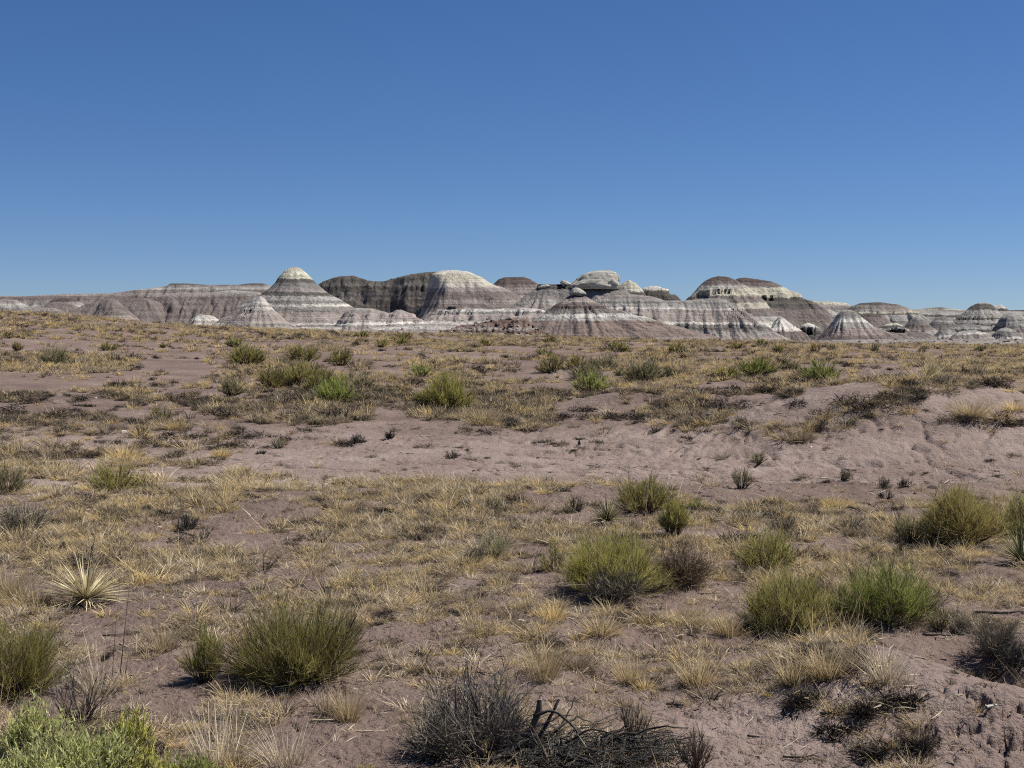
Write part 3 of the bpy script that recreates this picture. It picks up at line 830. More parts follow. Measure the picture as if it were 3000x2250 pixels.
class Wisps:
    """gathers ribbons (and thin tubes) with 'tone' and 'along' attributes into one mesh"""
    def __init__(s, seed=0):
        s.r = np.random.default_rng(seed); s.v = []; s.f = []; s.tone = []; s.al = []; s.n = 0

    def strips(s, P, Dv, L, bend, w, seg=2, tone=None, al=(0, 1), taper=.8):
        n = len(P); k = seg + 1
        L = np.broadcast_to(np.asarray(L, float), (n,)); w = np.broadcast_to(np.asarray(w, float), (n,))
        t = np.linspace(0, 1, k)
        pts = P[:, None] + (Dv * L[:, None])[:, None] * t[None, :, None] + bend[:, None] * (t ** 2)[None, :, None]
        side = unit(np.cross(Dv, s.r.normal(size=(n, 3))))
        hw = w[:, None] * .5 * (1 - taper * t)[None]
        a = pts - side[:, None] * hw[..., None]; b = pts + side[:, None] * hw[..., None]
        V = np.stack([a, b], 2).reshape(-1, 3)
        base = s.n + (np.arange(n) * k * 2)[:, None]
        j = np.arange(seg)[None] * 2
        F = np.stack([base + j, base + j + 1, base + j + 3, base + j + 2], -1).reshape(-1, 4)
        if tone is None: tone = s.r.random(n)
        s.v.append(V); s.f.append(F); s.n += len(V)
        s.tone.append(np.repeat(np.broadcast_to(tone, (n,)), k * 2))
        s.al.append(np.tile(np.repeat(al[0] + (al[1] - al[0]) * t, 2), n))
        return pts

    def tubes(s, pts, rad, sides=5, tone=None, al=(0, 1)):
        """pts (n,k,3), rad (n,k)"""
        n, k, _ = pts.shape
        tan = unit(np.gradient(pts, axis=1))
        ref = unit(s.r.normal(size=(n, 1, 3)))
        u = unit(np.cross(tan, np.broadcast_to(ref, tan.shape))); v = np.cross(tan, u)
        th = np.linspace(0, 2 * np.pi, sides, endpoint=False)
        ring = pts[:, :, None] + rad[:, :, None, None] * (u[:, :, None] * np.cos(th)[None, None, :, None] + v[:, :, None] * np.sin(th)[None, None, :, None])
        V = ring.reshape(-1, 3)
        base = s.n + (np.arange(n) * k * sides)[:, None, None]
        j = np.arange(k - 1)[None, :, None] * sides; c = np.arange(sides)[None, None]; c2 = (c + 1) % sides
        F = np.stack([base + j + c, base + j + c2, base + j + sides + c2, base + j + sides + c], -1).reshape(-1, 4)
        if tone is None: tone = s.r.random(n)
        s.v.append(V); s.f.append(F); s.n += len(V)
        s.tone.append(np.repeat(np.broadcast_to(tone, (n,)), k * sides))
        s.al.append(np.tile(np.repeat(al[0] + (al[1] - al[0]) * np.linspace(0, 1, k), sides), n))

    def mesh(s, name, mat):
        me = mesh_np(name, np.vstack(s.v), np.vstack(s.f), (mat,), smooth=False)
        for nm, d in (('tone', s.tone), ('along', s.al)):
            a = me.attributes.new(nm, 'FLOAT', 'POINT'); a.data.foreach_set('value', np.concatenate(d).astype(np.float32))
        return me


def child(r, P, Dv, L, B, n, t0, t1, spread, up, lf, lj=.3):
    i = r.integers(0, len(P), n); t = t0 + (t1 - t0) * r.random(n) ** .8
    pos = P[i] + Dv[i] * (L[i] * t)[:, None] + B[i] * (t ** 2)[:, None]
    tan = unit(Dv[i] * L[i][:, None] + 2 * B[i] * t[:, None])
    d = unit(tan + spread * r.normal(size=(n, 3)) + np.array([0, 0, up]))
    l = lf * (1 + lj * r.normal(size=n)).clip(.3, 2)
    b = r.normal(size=(n, 3)) * l[:, None] * .12 + np.array([0, 0, .06]) * l[:, None]
    return pos, d, l, b, i


def shrub_meshes(Wd, H, n0, n1, n2, seed, wood, leaf, maxth=75, spread=.35, up=.25, tw=.004, flat=0, lean=(0, 0), gap=.0, twl=.22, leafw=None, base_r=.06, edge=.10):
    """a stem mesh and a twig/foliage mesh filling a dome Wd wide and H high"""
    r = np.random.default_rng(seed)
    R = Wd / 2
    az = r.random(n0) * 2 * np.pi
    th = np.radians(maxth) * r.random(n0) ** .6
    # uneven crown: lobes and gaps around the compass
    lob = 1 + .20 * np.sin(az * 2 + seed) + .16 * np.sin(az * 5 + seed * 2.1) + .10 * r.normal(size=n0)
    d = np.stack([np.sin(th) * np.cos(az), np.sin(th) * np.sin(az), np.cos(th)], -1)
    env = 1 / np.sqrt((d[:, 0] ** 2 + d[:, 1] ** 2) / R ** 2 + d[:, 2] ** 2 / H ** 2)
    L = env * lob.clip(.6, 1.2) * (.66 + .20 * r.random(n0))
    P = np.stack([np.cos(az), np.sin(az), 0 * az], -1) * (Wd * base_r * r.random(n0))[:, None]
    P[:, 2] = -.02
    B = np.zeros((n0, 3)); B[:, 2] = .10 * L * np.sin(th); B[:, 0] += lean[0] * L; B[:, 1] += lean[1] * L
    B += r.normal(size=(n0, 3)) * .05 * L[:, None]
    ws = Wisps(seed + 1); wl = Wisps(seed + 2)
    t = np.linspace(0, 1, 5)
    pts = P[:, None] + (d * L[:, None])[:, None] * t[None, :, None] + B[:, None] * (t ** 2)[None, :, None]
    pts = pts + r.normal(size=pts.shape) * .02 * L[:, None, None] * (t > 0)[None, :, None]
    rr = tw * 1.5 * (1.25 - t)[None] * (.7 + .8 * r.random(n0))[:, None]
    ws.tubes(pts, rr, 4, al=(0, .6))
    s = (Wd + 2 * H) / 4
    p1, d1, l1, b1, i1 = child(r, P, d, L, B, n1, .25, .95, spread, up * .6, s * .42)
    ws.strips(p1, d1, l1, b1, tw * 1.3, 2, al=(.2, .9))
    tone1 = np.clip(r.random(n1) * .5 + r.random(n0)[i1] * .5, 0, 1)
    p2, d2, l2, b2, i2 = child(r, p1, d1, l1, b1, int(n2 * 1.5), .1, 1.0, spread * .9, up, s * twl)
    e = p2 + d2 * l2[:, None]
    rho = np.sqrt((e[:, 0] ** 2 + e[:, 1] ** 2) / R ** 2 + e[:, 2] ** 2 / H ** 2)
    az_ = np.arctan2(e[:, 1], e[:, 0]); el_ = e[:, 2] / H
    lim = 1 + edge * (1.6 * perlin(np.cos(az_) * 2.3 + seed % 97, np.sin(az_) * 2.3 + el_ * 2.5, 3) + .5 * r.normal(size=len(e)))
    ok = (rho < lim) & (e[:, 2] > .0)
    p2, d2, l2, b2, i2, rho = p2[ok][:n2], d2[ok][:n2], l2[ok][:n2], b2[ok][:n2], i2[ok][:n2], rho[ok][:n2]
    a0 = wl.n
    wl.strips(p2, d2, l2, b2, leafw or tw, 2, tone=np.clip(tone1[i2] * .5 + .5 * r.random(len(p2)), 0, 1))
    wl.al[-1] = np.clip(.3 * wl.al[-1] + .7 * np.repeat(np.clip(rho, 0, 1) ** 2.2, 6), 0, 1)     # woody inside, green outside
    return ws.mesh('stems', wood), wl.mesh('foliage', leaf)


def thing(name, label, cat, loc, group=None, rz=0, sc=1):
    o = bpy.data.objects.new(name, None); COL.objects.link(o)
    o.empty_display_size = .2
    o.location = loc; o.rotation_euler = (0, 0, rz); o.scale = (sc, sc, sc)
    tag(o, label, cat, group)
    return o


def put(name, label, cat, parts, loc, group=None, rz=0, sc=1, szz=None):
    """a plant standing at loc with its parts (meshes may be shared)"""
    o = thing(name, label, cat, loc, group, rz, sc)
    if szz: o.scale = (sc, sc, szz)
    for nm, me in parts:
        c = link(nm, me, o)
        if nm in ('foliage', 'twigs', 'leaves', 'stems'): c['kind'] = 'stuff'
    return o


def size_at(px, py, w, h):
    x, y, z = on_ground(px, py)
    s = y / FPX
    return (x, y, z - .01), w * s, h * s


# ------------------------------------------------------------------ shrubs
def shrub(px, py, w, h, label, wood, leaf, dens=1.0, cat='shrub', name='shrub', group=None, seed=None, **kw):
    loc, W_, H_ = size_at(px, py, w * 1.03, h * 1.02)
    px_area = w * h / 8.6
    n2 = int(np.clip(px_area * 1.15 * dens, 400, 16000)); n1 = max(80, n2 // 9); n0 = int(np.clip(n1 // 6, 22, 110))
    tw = kw.pop('tw', max(.0030, .36 * loc[1] / (FPX / 2.93)))
    ms, ml = shrub_meshes(W_, H_, n0, n1, n2, seed or int(px * 7 + py), wood, leaf, tw=tw, **kw)
    nm2 = 'twigs' if leaf in (WOOD, BROWNW, DEADW) else 'foliage'
    return put(name, label, cat, [('stems', ms), (nm2, ml)], loc, group)


BR = dict(maxth=78, spread=.34, up=.24, twl=.18, base_r=.16, edge=.32)
# nearest greens
shrub(865, 1995, 370, 250, 'big dark olive broom bush standing left of centre in the foreground', BROWNW, OLIVE_G, 1.5, **BR)
shrub(600, 2000, 130, 190, 'narrow green fan of broom stems close left of the big olive bush', BROWNW, GREEN, .8, maxth=46, spread=.24, up=.3, edge=.5, base_r=.08)
shrub(30, 2035, 300, 225, 'grey green broom bush cut by the left edge above the pale leafy plants', BROWNW, OLIVE_G, 1.4, **BR)
shrub(2590, 1822, 290, 182, 'bright green rounded bush, greenest and brightest on the right', BROWNW, BRIGHT, 1.6, **BR)
shrub(2470, 1815, 110, 110, 'low bright green shoot leaning out left of the greenest rounded bush', BROWNW, BRIGHT, 1.3, maxth=45, spread=.2, up=.4)
shrub(2310, 1850, 260, 195, 'dull olive broom bush with a straw skirt, left of the greenest bush', BROWNW, OLIVE_G, 1.5, **BR)
shrub(2245, 1665, 178, 130, 'mid green broom bush behind the dull olive one on the right', BROWNW, GREEN, 1.4, **BR)
shrub(1800, 1742, 300, 190, 'wide yellow green bush with a bare dark twiggy base, right of centre', BROWNW, GREEN, 1.5, **BR)
shrub(1625, 1680, 85, 105, 'small yellow green bush close left of the wide twiggy based one', BROWNW, GREEN, 1.3, **BR)
shrub(1885, 1500, 195, 100, 'dense rounded green bush at the edge of the bare sand, right of centre', BROWNW, OLIVE_G, 1.7, **BR)
shrub(1975, 1575, 125, 120, 'small tree shaped green bush on a visible forked stem', BROWNW, GREEN, 1.5, maxth=42, spread=.3, up=.25)
shrub(2040, 1495, 60, 42, 'tiny green bush at the right shoulder of the dense rounded one', BROWNW, BRIGHT, 1.6)
shrub(2820, 1598, 285, 180, 'large golden green bush, the roundest of all, near the right edge', BROWNW, GOLDG, 1.6, maxth=72, spread=.45, up=.2)
shrub(2670, 1590, 110, 115, 'thin grey green bush at the left side of the large golden one', BROWNW, SAGE, 1.1, maxth=50)
shrub(2995, 1570, 130, 170, 'green bush cut by the right edge beside the large golden one', BROWNW, GREEN, 1.5, **BR)
shrub(335, 1440, 140, 92, 'rounded sage green bush in the left grass, just below the bare wash', BROWNW, GREEN, 1.8, **BR)
shrub(437, 1440, 52, 52, 'small upright green bush to the right of the rounded sage green one', BROWNW, GREEN, 1.6)
shrub(20, 1442, 140, 90, 'grey green bush at the left edge level with the rounded sage green one', BROWNW, SAGE, 1.6, **BR)
# leafy plants, bottom left
LEAFY = dict(maxth=60, spread=.55, up=.3, twl=.10, leafw=.008, base_r=.28, edge=.35)
shrub(105, 2215, 175, 190, 'pale mint green leafy plant with a rounded top at the bottom left', BROWNW, PALEG, 1.5, cat='plant', name='leafy_plant', **LEAFY)
shrub(250, 2330, 300, 210, 'pale green leafy plant spreading along the bottom left corner', BROWNW, PALEG, 1.6, cat='plant', name='leafy_plant', **LEAFY)
shrub(385, 2270, 110, 215, 'yellow green upright leafy plant between the pale ones and the tall straw', BROWNW, YELG, 1.5, cat='plant', name='leafy_plant', **dict(LEAFY, maxth=28))
shrub(60, 2400, 260, 230, 'pale green leafy plant cut by the bottom left corner of the view', BROWNW, PALEG, 1.4, cat='plant', name='leafy_plant', **LEAFY)
shrub(570, 2330, 190, 140, 'low mid green leafy plant at the bottom edge under the tall straw', BROWNW, BRIGHT, 1.3, cat='plant', name='leafy_plant', **LEAFY)
shrub(440, 2340, 150, 170, 'yellow tinged leafy plant at the bottom edge left of the tall straw', BROWNW, YELG, 1.2, cat='plant', name='leafy_plant', **LEAFY)
shrub(1075, 2262, 60, 45, 'small bright green sprig at the bottom edge left of the big dead brush', BROWNW, YELG, 1.5, cat='plant', name='leafy_plant', **LEAFY)
# middle distance
MID = [
 (796, 1136, 75, 52, 'dark green bush leftmost of the cluster in the left middle distance', OLIVE_G), (886, 1132, 110, 58, 'wide green bush second of the cluster in the left middle distance', GREEN),
 (945, 1148, 95, 52, 'dark based green bush in the middle of the left cluster', OLIVE_G), (985, 1178, 100, 62, 'bright green bush lowest and nearest of the left cluster', BRIGHT),
 (1060, 1140, 70, 38, 'greyish bush at the right end of the left cluster', SAGE), (722, 1068, 88, 50, 'green bush on the far strip of grass, straight below the striped cone', GREEN),
 (886, 1060, 80, 40, 'rounded dark green bush left of a paler twin below the striped cone', OLIVE_G), (998, 1064, 75, 36, 'rounded green bush right of its darker twin below the mesa', GREEN),
 (687, 1020, 60, 20, 'low green bush just above the bare pink strip at the left', BRIGHT), (163, 1072, 78, 42, 'grey bush in golden grass near the left edge of the middle distance', SAGE),
 (50, 1022, 38, 22, 'dark round bush standing on the bare pink strip at the far left', OLIVE_G), (316, 1025, 52, 18, 'long low green bush on the bare pink strip', GREEN),
 (342, 1022, 18, 16, 'tiny round bush at the right end of the long low one', OLIVE_G), (678, 1160, 48, 55, 'small vase shaped bush with a dark foot on the left grass', SAGE),
 (475, 1230, 48, 42, 'dark olive round bush alone above the bare left wash', OLIVE_G), (1305, 1203, 135, 85, 'loose spreading green bush on dark twigs above the centre of the wash', GREEN),
 (1232, 1098, 72, 28, 'low bright green patch of bush left of centre in the middle distance', BRIGHT), (1612, 1092, 66, 42, 'green bush leftmost of the trio right of centre', OLIVE_G),
 (1690, 1084, 62, 34, 'olive bush in the middle of the trio right of centre', GOLDG), (1765, 1086, 68, 36, 'grey green bush rightmost of the trio right of centre', SAGE),
 (1716, 1112, 82, 38, 'faded green bush in the second row behind the brightest one right of centre', SAGE), (1730, 1146, 88, 46, 'bright green bush in front of the trio right of centre', BRIGHT),
 (1887, 1122, 96, 54, 'dark blue grey bush right of the trio', SAGE), (2400, 1118, 90, 50, 'bright green broom bush with a black shadow at the head of the bare scallop', BRIGHT),
 (2217, 1094, 105, 36, 'wide low green bush in golden grass at the right', BRIGHT), (2127, 1104, 72, 28, 'pale green bush left of the wide low one at the right', GREEN),
 (2312, 1086, 60, 30, 'blue green bush right of the wide low one', SAGE), (2278, 1040, 42, 22, 'dark round bush on the far grass beneath the pink and white hill', OLIVE_G),
 (2390, 1038, 56, 22, 'olive bush on the far grass beneath the forward striped hill', GOLDG), (2434, 1022, 26, 14, 'little dark bush on the skyline of the plain at the right', OLIVE_G),
 (2563, 1030, 20, 24, 'narrow upright dark bush on the far plain at the right', OLIVE_G), (2700, 1030, 24, 16, 'small dark bush on the far plain left of the low pale dome', OLIVE_G),
 (1117, 1018, 42, 18, 'round green bush low on the far centre left plain', GREEN), (1180, 996, 64, 20, 'dark green bush highest of the far centre left group', OLIVE_G),
 (1060, 988, 46, 15, 'olive bush on the crest of the plain under the pink terrace', GREEN), (1176, 1012, 52, 17, 'pale green bush under the highest dark one, far centre left', GREEN),
 (1425, 1014, 36, 18, 'round bush on the far plain below the rust red mound', OLIVE_G), (1610, 1006, 36, 20, 'round dark green bush on the far plain in front of the stepped cone', OLIVE_G),
 (1594, 1038, 40, 26, 'green bush nearer than the round one in front of the stepped cone', GREEN), (1409, 986, 36, 14, 'grey bush on the crest of the plain beside the rust red mound', SAGE),
 (1815, 1028, 62, 24, 'pale green bush on the far plain below the big boulder', GREEN), (1982, 1036, 52, 26, 'dark bush pair right of centre on the far plain', OLIVE_G),
 (1790, 1018, 34, 15, 'grey bush on the far plain left of the pale green one', SAGE), (22, 990, 26, 16, 'dark bush on the left crest of the plain', OLIVE_G),
 (478, 1016, 22, 12, 'tiny green bush alone in the middle of the far left grass', GREEN), (2870, 1030, 34, 12, 'low dark bush on the far plain near the right edge', OLIVE_G),
 (2230, 1010, 40, 16, 'green bush on the crest of the plain under the pink and white hill', GREEN), (2160, 1022, 46, 16, 'olive bush on the far plain under the pink and white hill', OLIVE_G),
]
for (px, py, w, h, lb, mt) in MID:
    shrub(px, py + 2, w * 1.22, h * 1.3 + 2, lb, BROWNW, mt, 3.6, group='bushes over the middle distance', **(BR if h > 24 else {}))

# ------------------------------------------------------------------ yuccas
def leaf_form(seed, mat):
    r = np.random.default_rng(seed); k = 7
    t = np.linspace(0, 1, k); wd = .030 * np.minimum(1, .45 + 2.2 * t) * (1 - t ** 2.2) + .001
    bx = .10 * r.normal() * t ** 2; by = -(.06 + .10 * r.random()) * t ** 2
    V = []
    for a, b, q, h in zip(t, wd, bx, by):
        V += [(q - b / 2, h + b * .25, a), (q, h, a), (q + b / 2, h + b * .25, a)]
    F = []
    for i in range(k - 1):
        for j in (0, 1):
            c = i * 3 + j; F.append((c, c + 1, c + 4, c + 3))
    me = mesh_np('leaf', V, F, (mat,), smooth=False)
    a = me.attributes.new('tone', 'FLOAT', 'POINT'); a.data.foreach_set('value', np.full(len(V), r.random(), np.float32))
    a = me.attributes.new('along', 'FLOAT', 'POINT'); a.data.foreach_set('value', np.repeat(t, 3).astype(np.float32))
    return me


def yucca_leaves(o, n, W_, H_, mat, maxth, seed, wmul=1.0):
    from mathutils import Vector
    r = np.random.default_rng(seed); forms = [leaf_form(seed + i, mat) for i in range(7)]
    for i in range(n):
        th = math.radians(maxth) * r.random() ** .55; az = r.random() * 2 * math.pi
        d = Vector((math.sin(th) * math.cos(az), math.sin(th) * math.sin(az), math.cos(th)))
        L = (.75 + .35 * r.random()) / math.sqrt((d.x ** 2 + d.y ** 2) / (W_ / 2) ** 2 + d.z ** 2 / H_ ** 2)
        c = link('leaf', forms[i % 7], o, (d.x * .02, d.y * .02, .07))
        c.rotation_mode = 'QUATERNION'; c.rotation_quaternion = d.to_track_quat('Z', 'Y')
        c.scale = (wmul, L, L)


def yucca(px, py, w, h, label, mat, n=150, stalk=None, maxth=88, seed=5, lw=None, droop=.1, single=0):
    loc, W_, H_ = size_at(px, py, w, h)
    r = np.random.default_rng(seed)
    az = r.random(n) * 2 * np.pi; th = np.radians(maxth) * (r.random(n) ** .62)
    d = np.stack([np.sin(th) * np.cos(az), np.sin(th) * np.sin(az), np.cos(th)], -1)
    env = 1 / np.sqrt((d[:, 0] ** 2 + d[:, 1] ** 2) / (W_ / 2) ** 2 + d[:, 2] ** 2 / H_ ** 2)
    L = env * (.72 + .36 * r.random(n))
    P = np.zeros((n, 3)); P[:, 2] = .07
    P += d * .02
    B = r.normal(size=(n, 3)) * .04 * L[:, None]; B[:, 2] -= droop * L * np.sin(th)
    ws = Wisps(seed)
    ws.strips(P, d, L, B, (lw or .012) * (.7 + .6 * r.random(n)), 3, taper=.85)
    ws.strips(P, unit(d + .1 * r.normal(size=d.shape)), L * .95, B, (lw or .012) * .5, 3, taper=.85)
    parts = [] if single else [('leaves', ws.mesh('leaves', mat))]
    if stalk:
        x1, h1 = stalk[0] * loc[1] / FPX, stalk[1] * loc[1] / FPX
        k = Wisps(seed + 1)
        t = np.linspace(0, 1, 9)
        pts = np.stack([x1 * t + .012 * np.sin(t * 9), .03 * t, h1 * t], -1)[None]
        k.tubes(pts, (.006 * (1.2 - t * .7))[None], 5, al=(.3, .6))
        m = 18; tt = r.random(m) * .55 + .4
        pp = np.stack([x1 * tt, .03 * tt, h1 * tt], -1)
        dd = unit(r.normal(size=(m, 3)) * [1, 1, .3] + [0, 0, .6])
        k.strips(pp, dd, .028, np.zeros((m, 3)), .012, 2, al=(.4, .7), taper=.3)
        parts.append(('flower_stalk', k.mesh('flower_stalk', BROWNW)))
    o = put('yucca', label, 'yucca', parts, loc, 'yuccas')
    if single: yucca_leaves(o, single, W_, H_, mat, maxth, seed, (lw or .012) / .026)
    return o


yucca(252, 1772, 290, 150, 'large pale bladed yucca with a dry flower stalk in the left foreground', YUC, 260, (26, 235), seed=5, lw=.0105, maxth=100, droop=.16, single=210)
yucca(1780, 1540, 125, 68, 'bleached yucca in the grass behind the wide yellow green bush', YUC, 170, (60, 70), seed=6, lw=.015)
yucca(2992, 1655, 190, 150, 'dark green yucca with a black skirt cut by the right edge', YUCG, 230, seed=7, lw=.010, maxth=95, single=150)
yucca(818, 1192, 50, 44, 'small yellow yucca on sand left of the loose spreading bush', YUC, 90, seed=8, lw=.02)
yucca(2728, 1114, 84, 64, 'tall pale headed yucca in the far grass at the right', YUC, 190, seed=9, maxth=68, lw=.025)
yucca(1632, 1112, 54, 28, 'white dead yucca leaves at the foot of the trio of bushes', PALE, 70, seed=10, lw=.02)
yucca(1813, 1106, 50, 32, 'dark spiky yucca right of the trio of bushes', YUCG, 110, seed=11, lw=.025)
yucca(1955, 1108, 64, 38, 'wide spiky green yucca right of the dark blue grey bush', YUCG, 120, seed=12, lw=.025)

# ------------------------------------------------------------------ dead and twiggy shrubs
DB = dict(name='dead_shrub', cat='dead shrub')
TW = dict(spread=.55, up=.1, maxth=70, twl=.26, edge=.28)
shrub(1410, 2205, 390, 270, 'biggest dead grey brush, tall bare twigs, at the bottom centre', BRUSHW, BRUSHW, .22, lean=(-.12, 0), tw=.0058, leafw=.0035, **DB, **dict(TW, edge=.6, maxth=80, up=.2, base_r=.14))
shrub(1290, 2215, 220, 170, 'lower dead brush with brown stems at the left foot of the biggest one', BROWNW, WOOD, .35, lean=(-.1, 0), tw=.004, **DB, **TW)
shrub(2000, 1728, 185, 140, 'brown grey bare bush with a black foot beside the wide yellow green bush', BROWNW, BROWNW, .95, **DB, **TW)
shrub(1800, 1765, 200, 115, 'dark bare twigs bunched under the wide yellow green bush', WOOD, WOOD, .8, **DB, **TW)
shrub(2920, 1925, 190, 125, 'grey bare bush with fanned twigs at the right above the sand bank', WOOD, WOOD, .8, **DB, **TW)
shrub(2815, 1850, 150, 80, 'flattened grey bush of fallen stems right of the greenest bush', WOOD, WOOD, .9, lean=(.5, 0), **DB, **TW)
shrub(2750, 1850, 70, 95, 'thin olive twiggy bush right of the greenest bush', BROWNW, SAGE, .5, maxth=35, spread=.4)
shrub(2172, 1432, 92, 68, 'upright wispy grey bush on bare sand with a long shadow', WOOD, SAGE, .8, maxth=50, spread=.25, up=.3, cat='dead shrub', name='dead_shrub')
shrub(2222, 1352, 64, 38, 'small dark grey green bush on the bare sand above the wispy one', WOOD, SAGE, 1.0, **DB, **TW)
shrub(2470, 1410, 80, 38, 'sprawling dead bush with silvery sticks on the bare slope at the right', WOOD, WOOD, .9, lean=(.3, 0), **DB, **TW)
shrub(2588, 1430, 52, 42, 'upright dark dead bush, one of three close together on the bare slope', WOOD, WOOD, .9, **DB, **TW)
shrub(2597, 1462, 56, 32, 'black matted dead bush nearest of three on the bare slope', DEADW, DEADW, 1.2, **DB, **TW)
shrub(2650, 1432, 50, 30, 'low dark dead bush rightmost of three on the bare slope', DEADW, DEADW, .9, **DB, **TW)
shrub(1322, 1342, 48, 30, 'small dark bush alone in the middle of the bare sand', WOOD, WOOD, 1.0, **DB, **TW)
shrub(1140, 1288, 42, 30, 'crooked dark sticks, right one of a pair on the sand left of centre', DEADW, DEADW, .5, **DB, **TW)
shrub(1050, 1298, 50, 32, 'crooked dark sticks, left one of a pair on the sand left of centre', DEADW, DEADW, .5, **DB, **TW)
shrub(815, 1312, 80, 32, 'grey green low bush at the left rim of the bare sand', WOOD, SAGE, 1.2, **DB, **TW)
shrub(765, 1328, 42, 18, 'dark low bush at the left toe of the grey green one on the sand', DEADW, DEADW, 1.0, **DB, **TW)
shrub(545, 1552, 88, 55, 'black round dead bush on a bare spot in the left grass', DEADW, DEADW, 1.3, **DB, **TW)
shrub(600, 1580, 60, 32, 'small dark dead bush just right of the black round one', WOOD, WOOD, 1.0, **DB, **TW)
shrub(1440, 1495, 66, 55, 'blue grey bush in the grass left of the dense rounded green bush', WOOD, SAGE, 1.0, **DB, **TW)
shrub(1450, 1640, 130, 90, 'blackish twiggy bush left of the wide yellow green bush', WOOD, SAGE, 1.0, **DB, **TW)
shrub(1400, 1655, 120, 60, 'grey wiry bush left of the blackish twiggy one', WOOD, WOOD, .8, **DB, **TW)
shrub(70, 1560, 180, 95, 'dark wiry bush in the grass at the left edge', WOOD, WOOD, .9, **DB, **TW)
shrub(235, 2125, 150, 215, 'tall thin black twigs behind the pale mint green plant', BRUSHW, BRUSHW, .16, maxth=42, spread=.35, up=.25, edge=.7, base_r=.12, name='dead_shrub', cat='dead shrub')
shrub(2295, 1560, 110, 65, 'blue grey twiggy bush in the grass above the mid green bush', WOOD, WOOD, .9, **DB, **TW)
shrub(2490, 1560, 120, 45, 'low grey twigs in the grass left of the large golden bush', WOOD, WOOD, .7, **DB, **TW)
shrub(2650, 1625, 80, 45, 'black dead bush in front of the thin grey green one', DEADW, DEADW, 1.0, **DB, **TW)
shrub(1680, 1500, 80, 60, 'grey brown bush in the grass left of the bleached yucca', WOOD, WOOD, .9, **DB, **TW)
shrub(2040, 2260, 130, 140, 'thin reddish brown bare bush at the bottom edge right of the fallen branches', BROWNW, BROWNW, .35, maxth=40, spread=.3, up=.25, name='dead_shrub', cat='dead shrub')
shrub(1860, 2200, 130, 160, 'few upright reddish stems rising behind the fallen branches', BROWNW, BROWNW, .15, maxth=22, spread=.2, up=.3, name='dead_shrub', cat='dead shrub')
shrub(2530, 1865, 75, 38, 'dark little dead bush below the greenest bush', DEADW, WOOD, .9, **DB, **TW)
shrub(2975, 1960, 150, 80, 'dark dead bush at the right edge on top of the sand bank', DEADW, DEADW, .9, **DB, **TW)
shrub(2900, 1985, 80, 60, 'brown dead tuft left of the dark bush on the sand bank', BROWNW, BROWNW, .9, **DB, **TW)
shrub(2790, 1970, 60, 38, 'little black bush on the lip of the gully at the right', DEADW, WOOD, .9, **DB, **TW)
shrub(1405, 1845, 40, 34, 'tiny grey bush alone on the sand in the centre foreground', WOOD, WOOD, 1.0, **DB, **TW)

# ------------------------------------------------------------------ the fallen branches, bottom centre
def branch_pile():
    loc, W_, H_ = size_at(1720, 2215, 520, 200)
    r = np.random.default_rng(91)
    o = thing('dead_branches', 'black tangle of fallen dead branches with an upright stump at the bottom centre', 'dead wood', loc, None)
    w = Wisps(92)

    def limbs(n, x0, x1, y0, y1, L0, L1, r0, zmax, sweep, k=9):
        t = np.linspace(0, 1, k)
        P = np.stack([r.uniform(x0, x1, n), r.uniform(y0, y1, n), r.uniform(.01, zmax * .5, n)], -1)
        a = r.normal(size=n) * sweep
        a = np.where(r.random(n) < .25, a + np.pi, a)
        L = r.uniform(L0, L1, n)
        d = np.stack([np.cos(a), np.sin(a) * .8, r.uniform(-.05, .35, n)], -1)
        pts = P[:, None] + d[:, None] * (L[:, None] * t[None])[..., None]
        cv = r.normal(size=(n, 3)) * [.25, .25, .08]
        pts = pts + (cv * L[:, None])[:, None] * ((t - t ** 2) * 1.2)[None, :, None]
        pts = pts + np.cumsum(r.normal(size=pts.shape), 1) * .013
        pts[:, :, 2] = np.clip(pts[:, :, 2], .005, zmax)
        R_ = r0 * (1.15 - .8 * t)[None] * r.uniform(.6, 1.3, n)[:, None]
        if r0 > .007:
            for i in range(n):
                q = Wisps(94 + i); q.tubes(pts[i:i + 1], R_[i:i + 1] * (1 + .15 * np.sin(t * 23 + i)), 7); link('branch', q.mesh('branch', DEADW), o)
        else:
            w.tubes(pts, R_, 6, al=(0, 1))
    limbs(26, -.40, .15, -.28, .15, .28, .62, .0078, .20, .8)
    limbs(110, -.42, .42, -.35, .2, .15, .40, .0045, .20, 1.4)
    limbs(520, -.42, .55, -.38, .2, .06, .26, .0026, .22, 2.4, 7)
    link('twigs', w.mesh('twigs', DEADW), o)['kind'] = 'stuff'
    s = Wisps(93)
    t = np.linspace(0, 1, 10)
    P = np.stack([-.30 - .03 * np.sin(t * 5), .02 + 0 * t, -.02 + .31 * t], -1)
    P2 = np.stack([-.31 + .30 * t ** .8, 0 * t, .24 + .05 * np.sin(t * 3.1) - .19 * t ** 2.4], -1)
    P3 = np.stack([-.30 - .30 * t, -.16 * t, .12 * (1 - t) + .01 * np.sin(t * 9)], -1)
    P4 = np.stack([-.29 + .13 * t, .05 * t, .08 + .26 * t], -1)
    for p_, r_ in ((P, .026), (P2, .009), (P3, .020), (P4, .012)):
        s.tubes((p_ + np.cumsum(r.normal(size=p_.shape), 0) * .004)[None], (r_ * (1.1 - .5 * t) * (1 + .12 * np.sin(t * 17)))[None], 8, tone=np.array([.3]))
    link('stump', s.mesh('stump', DEADW), o)
    return o


branch_pile()


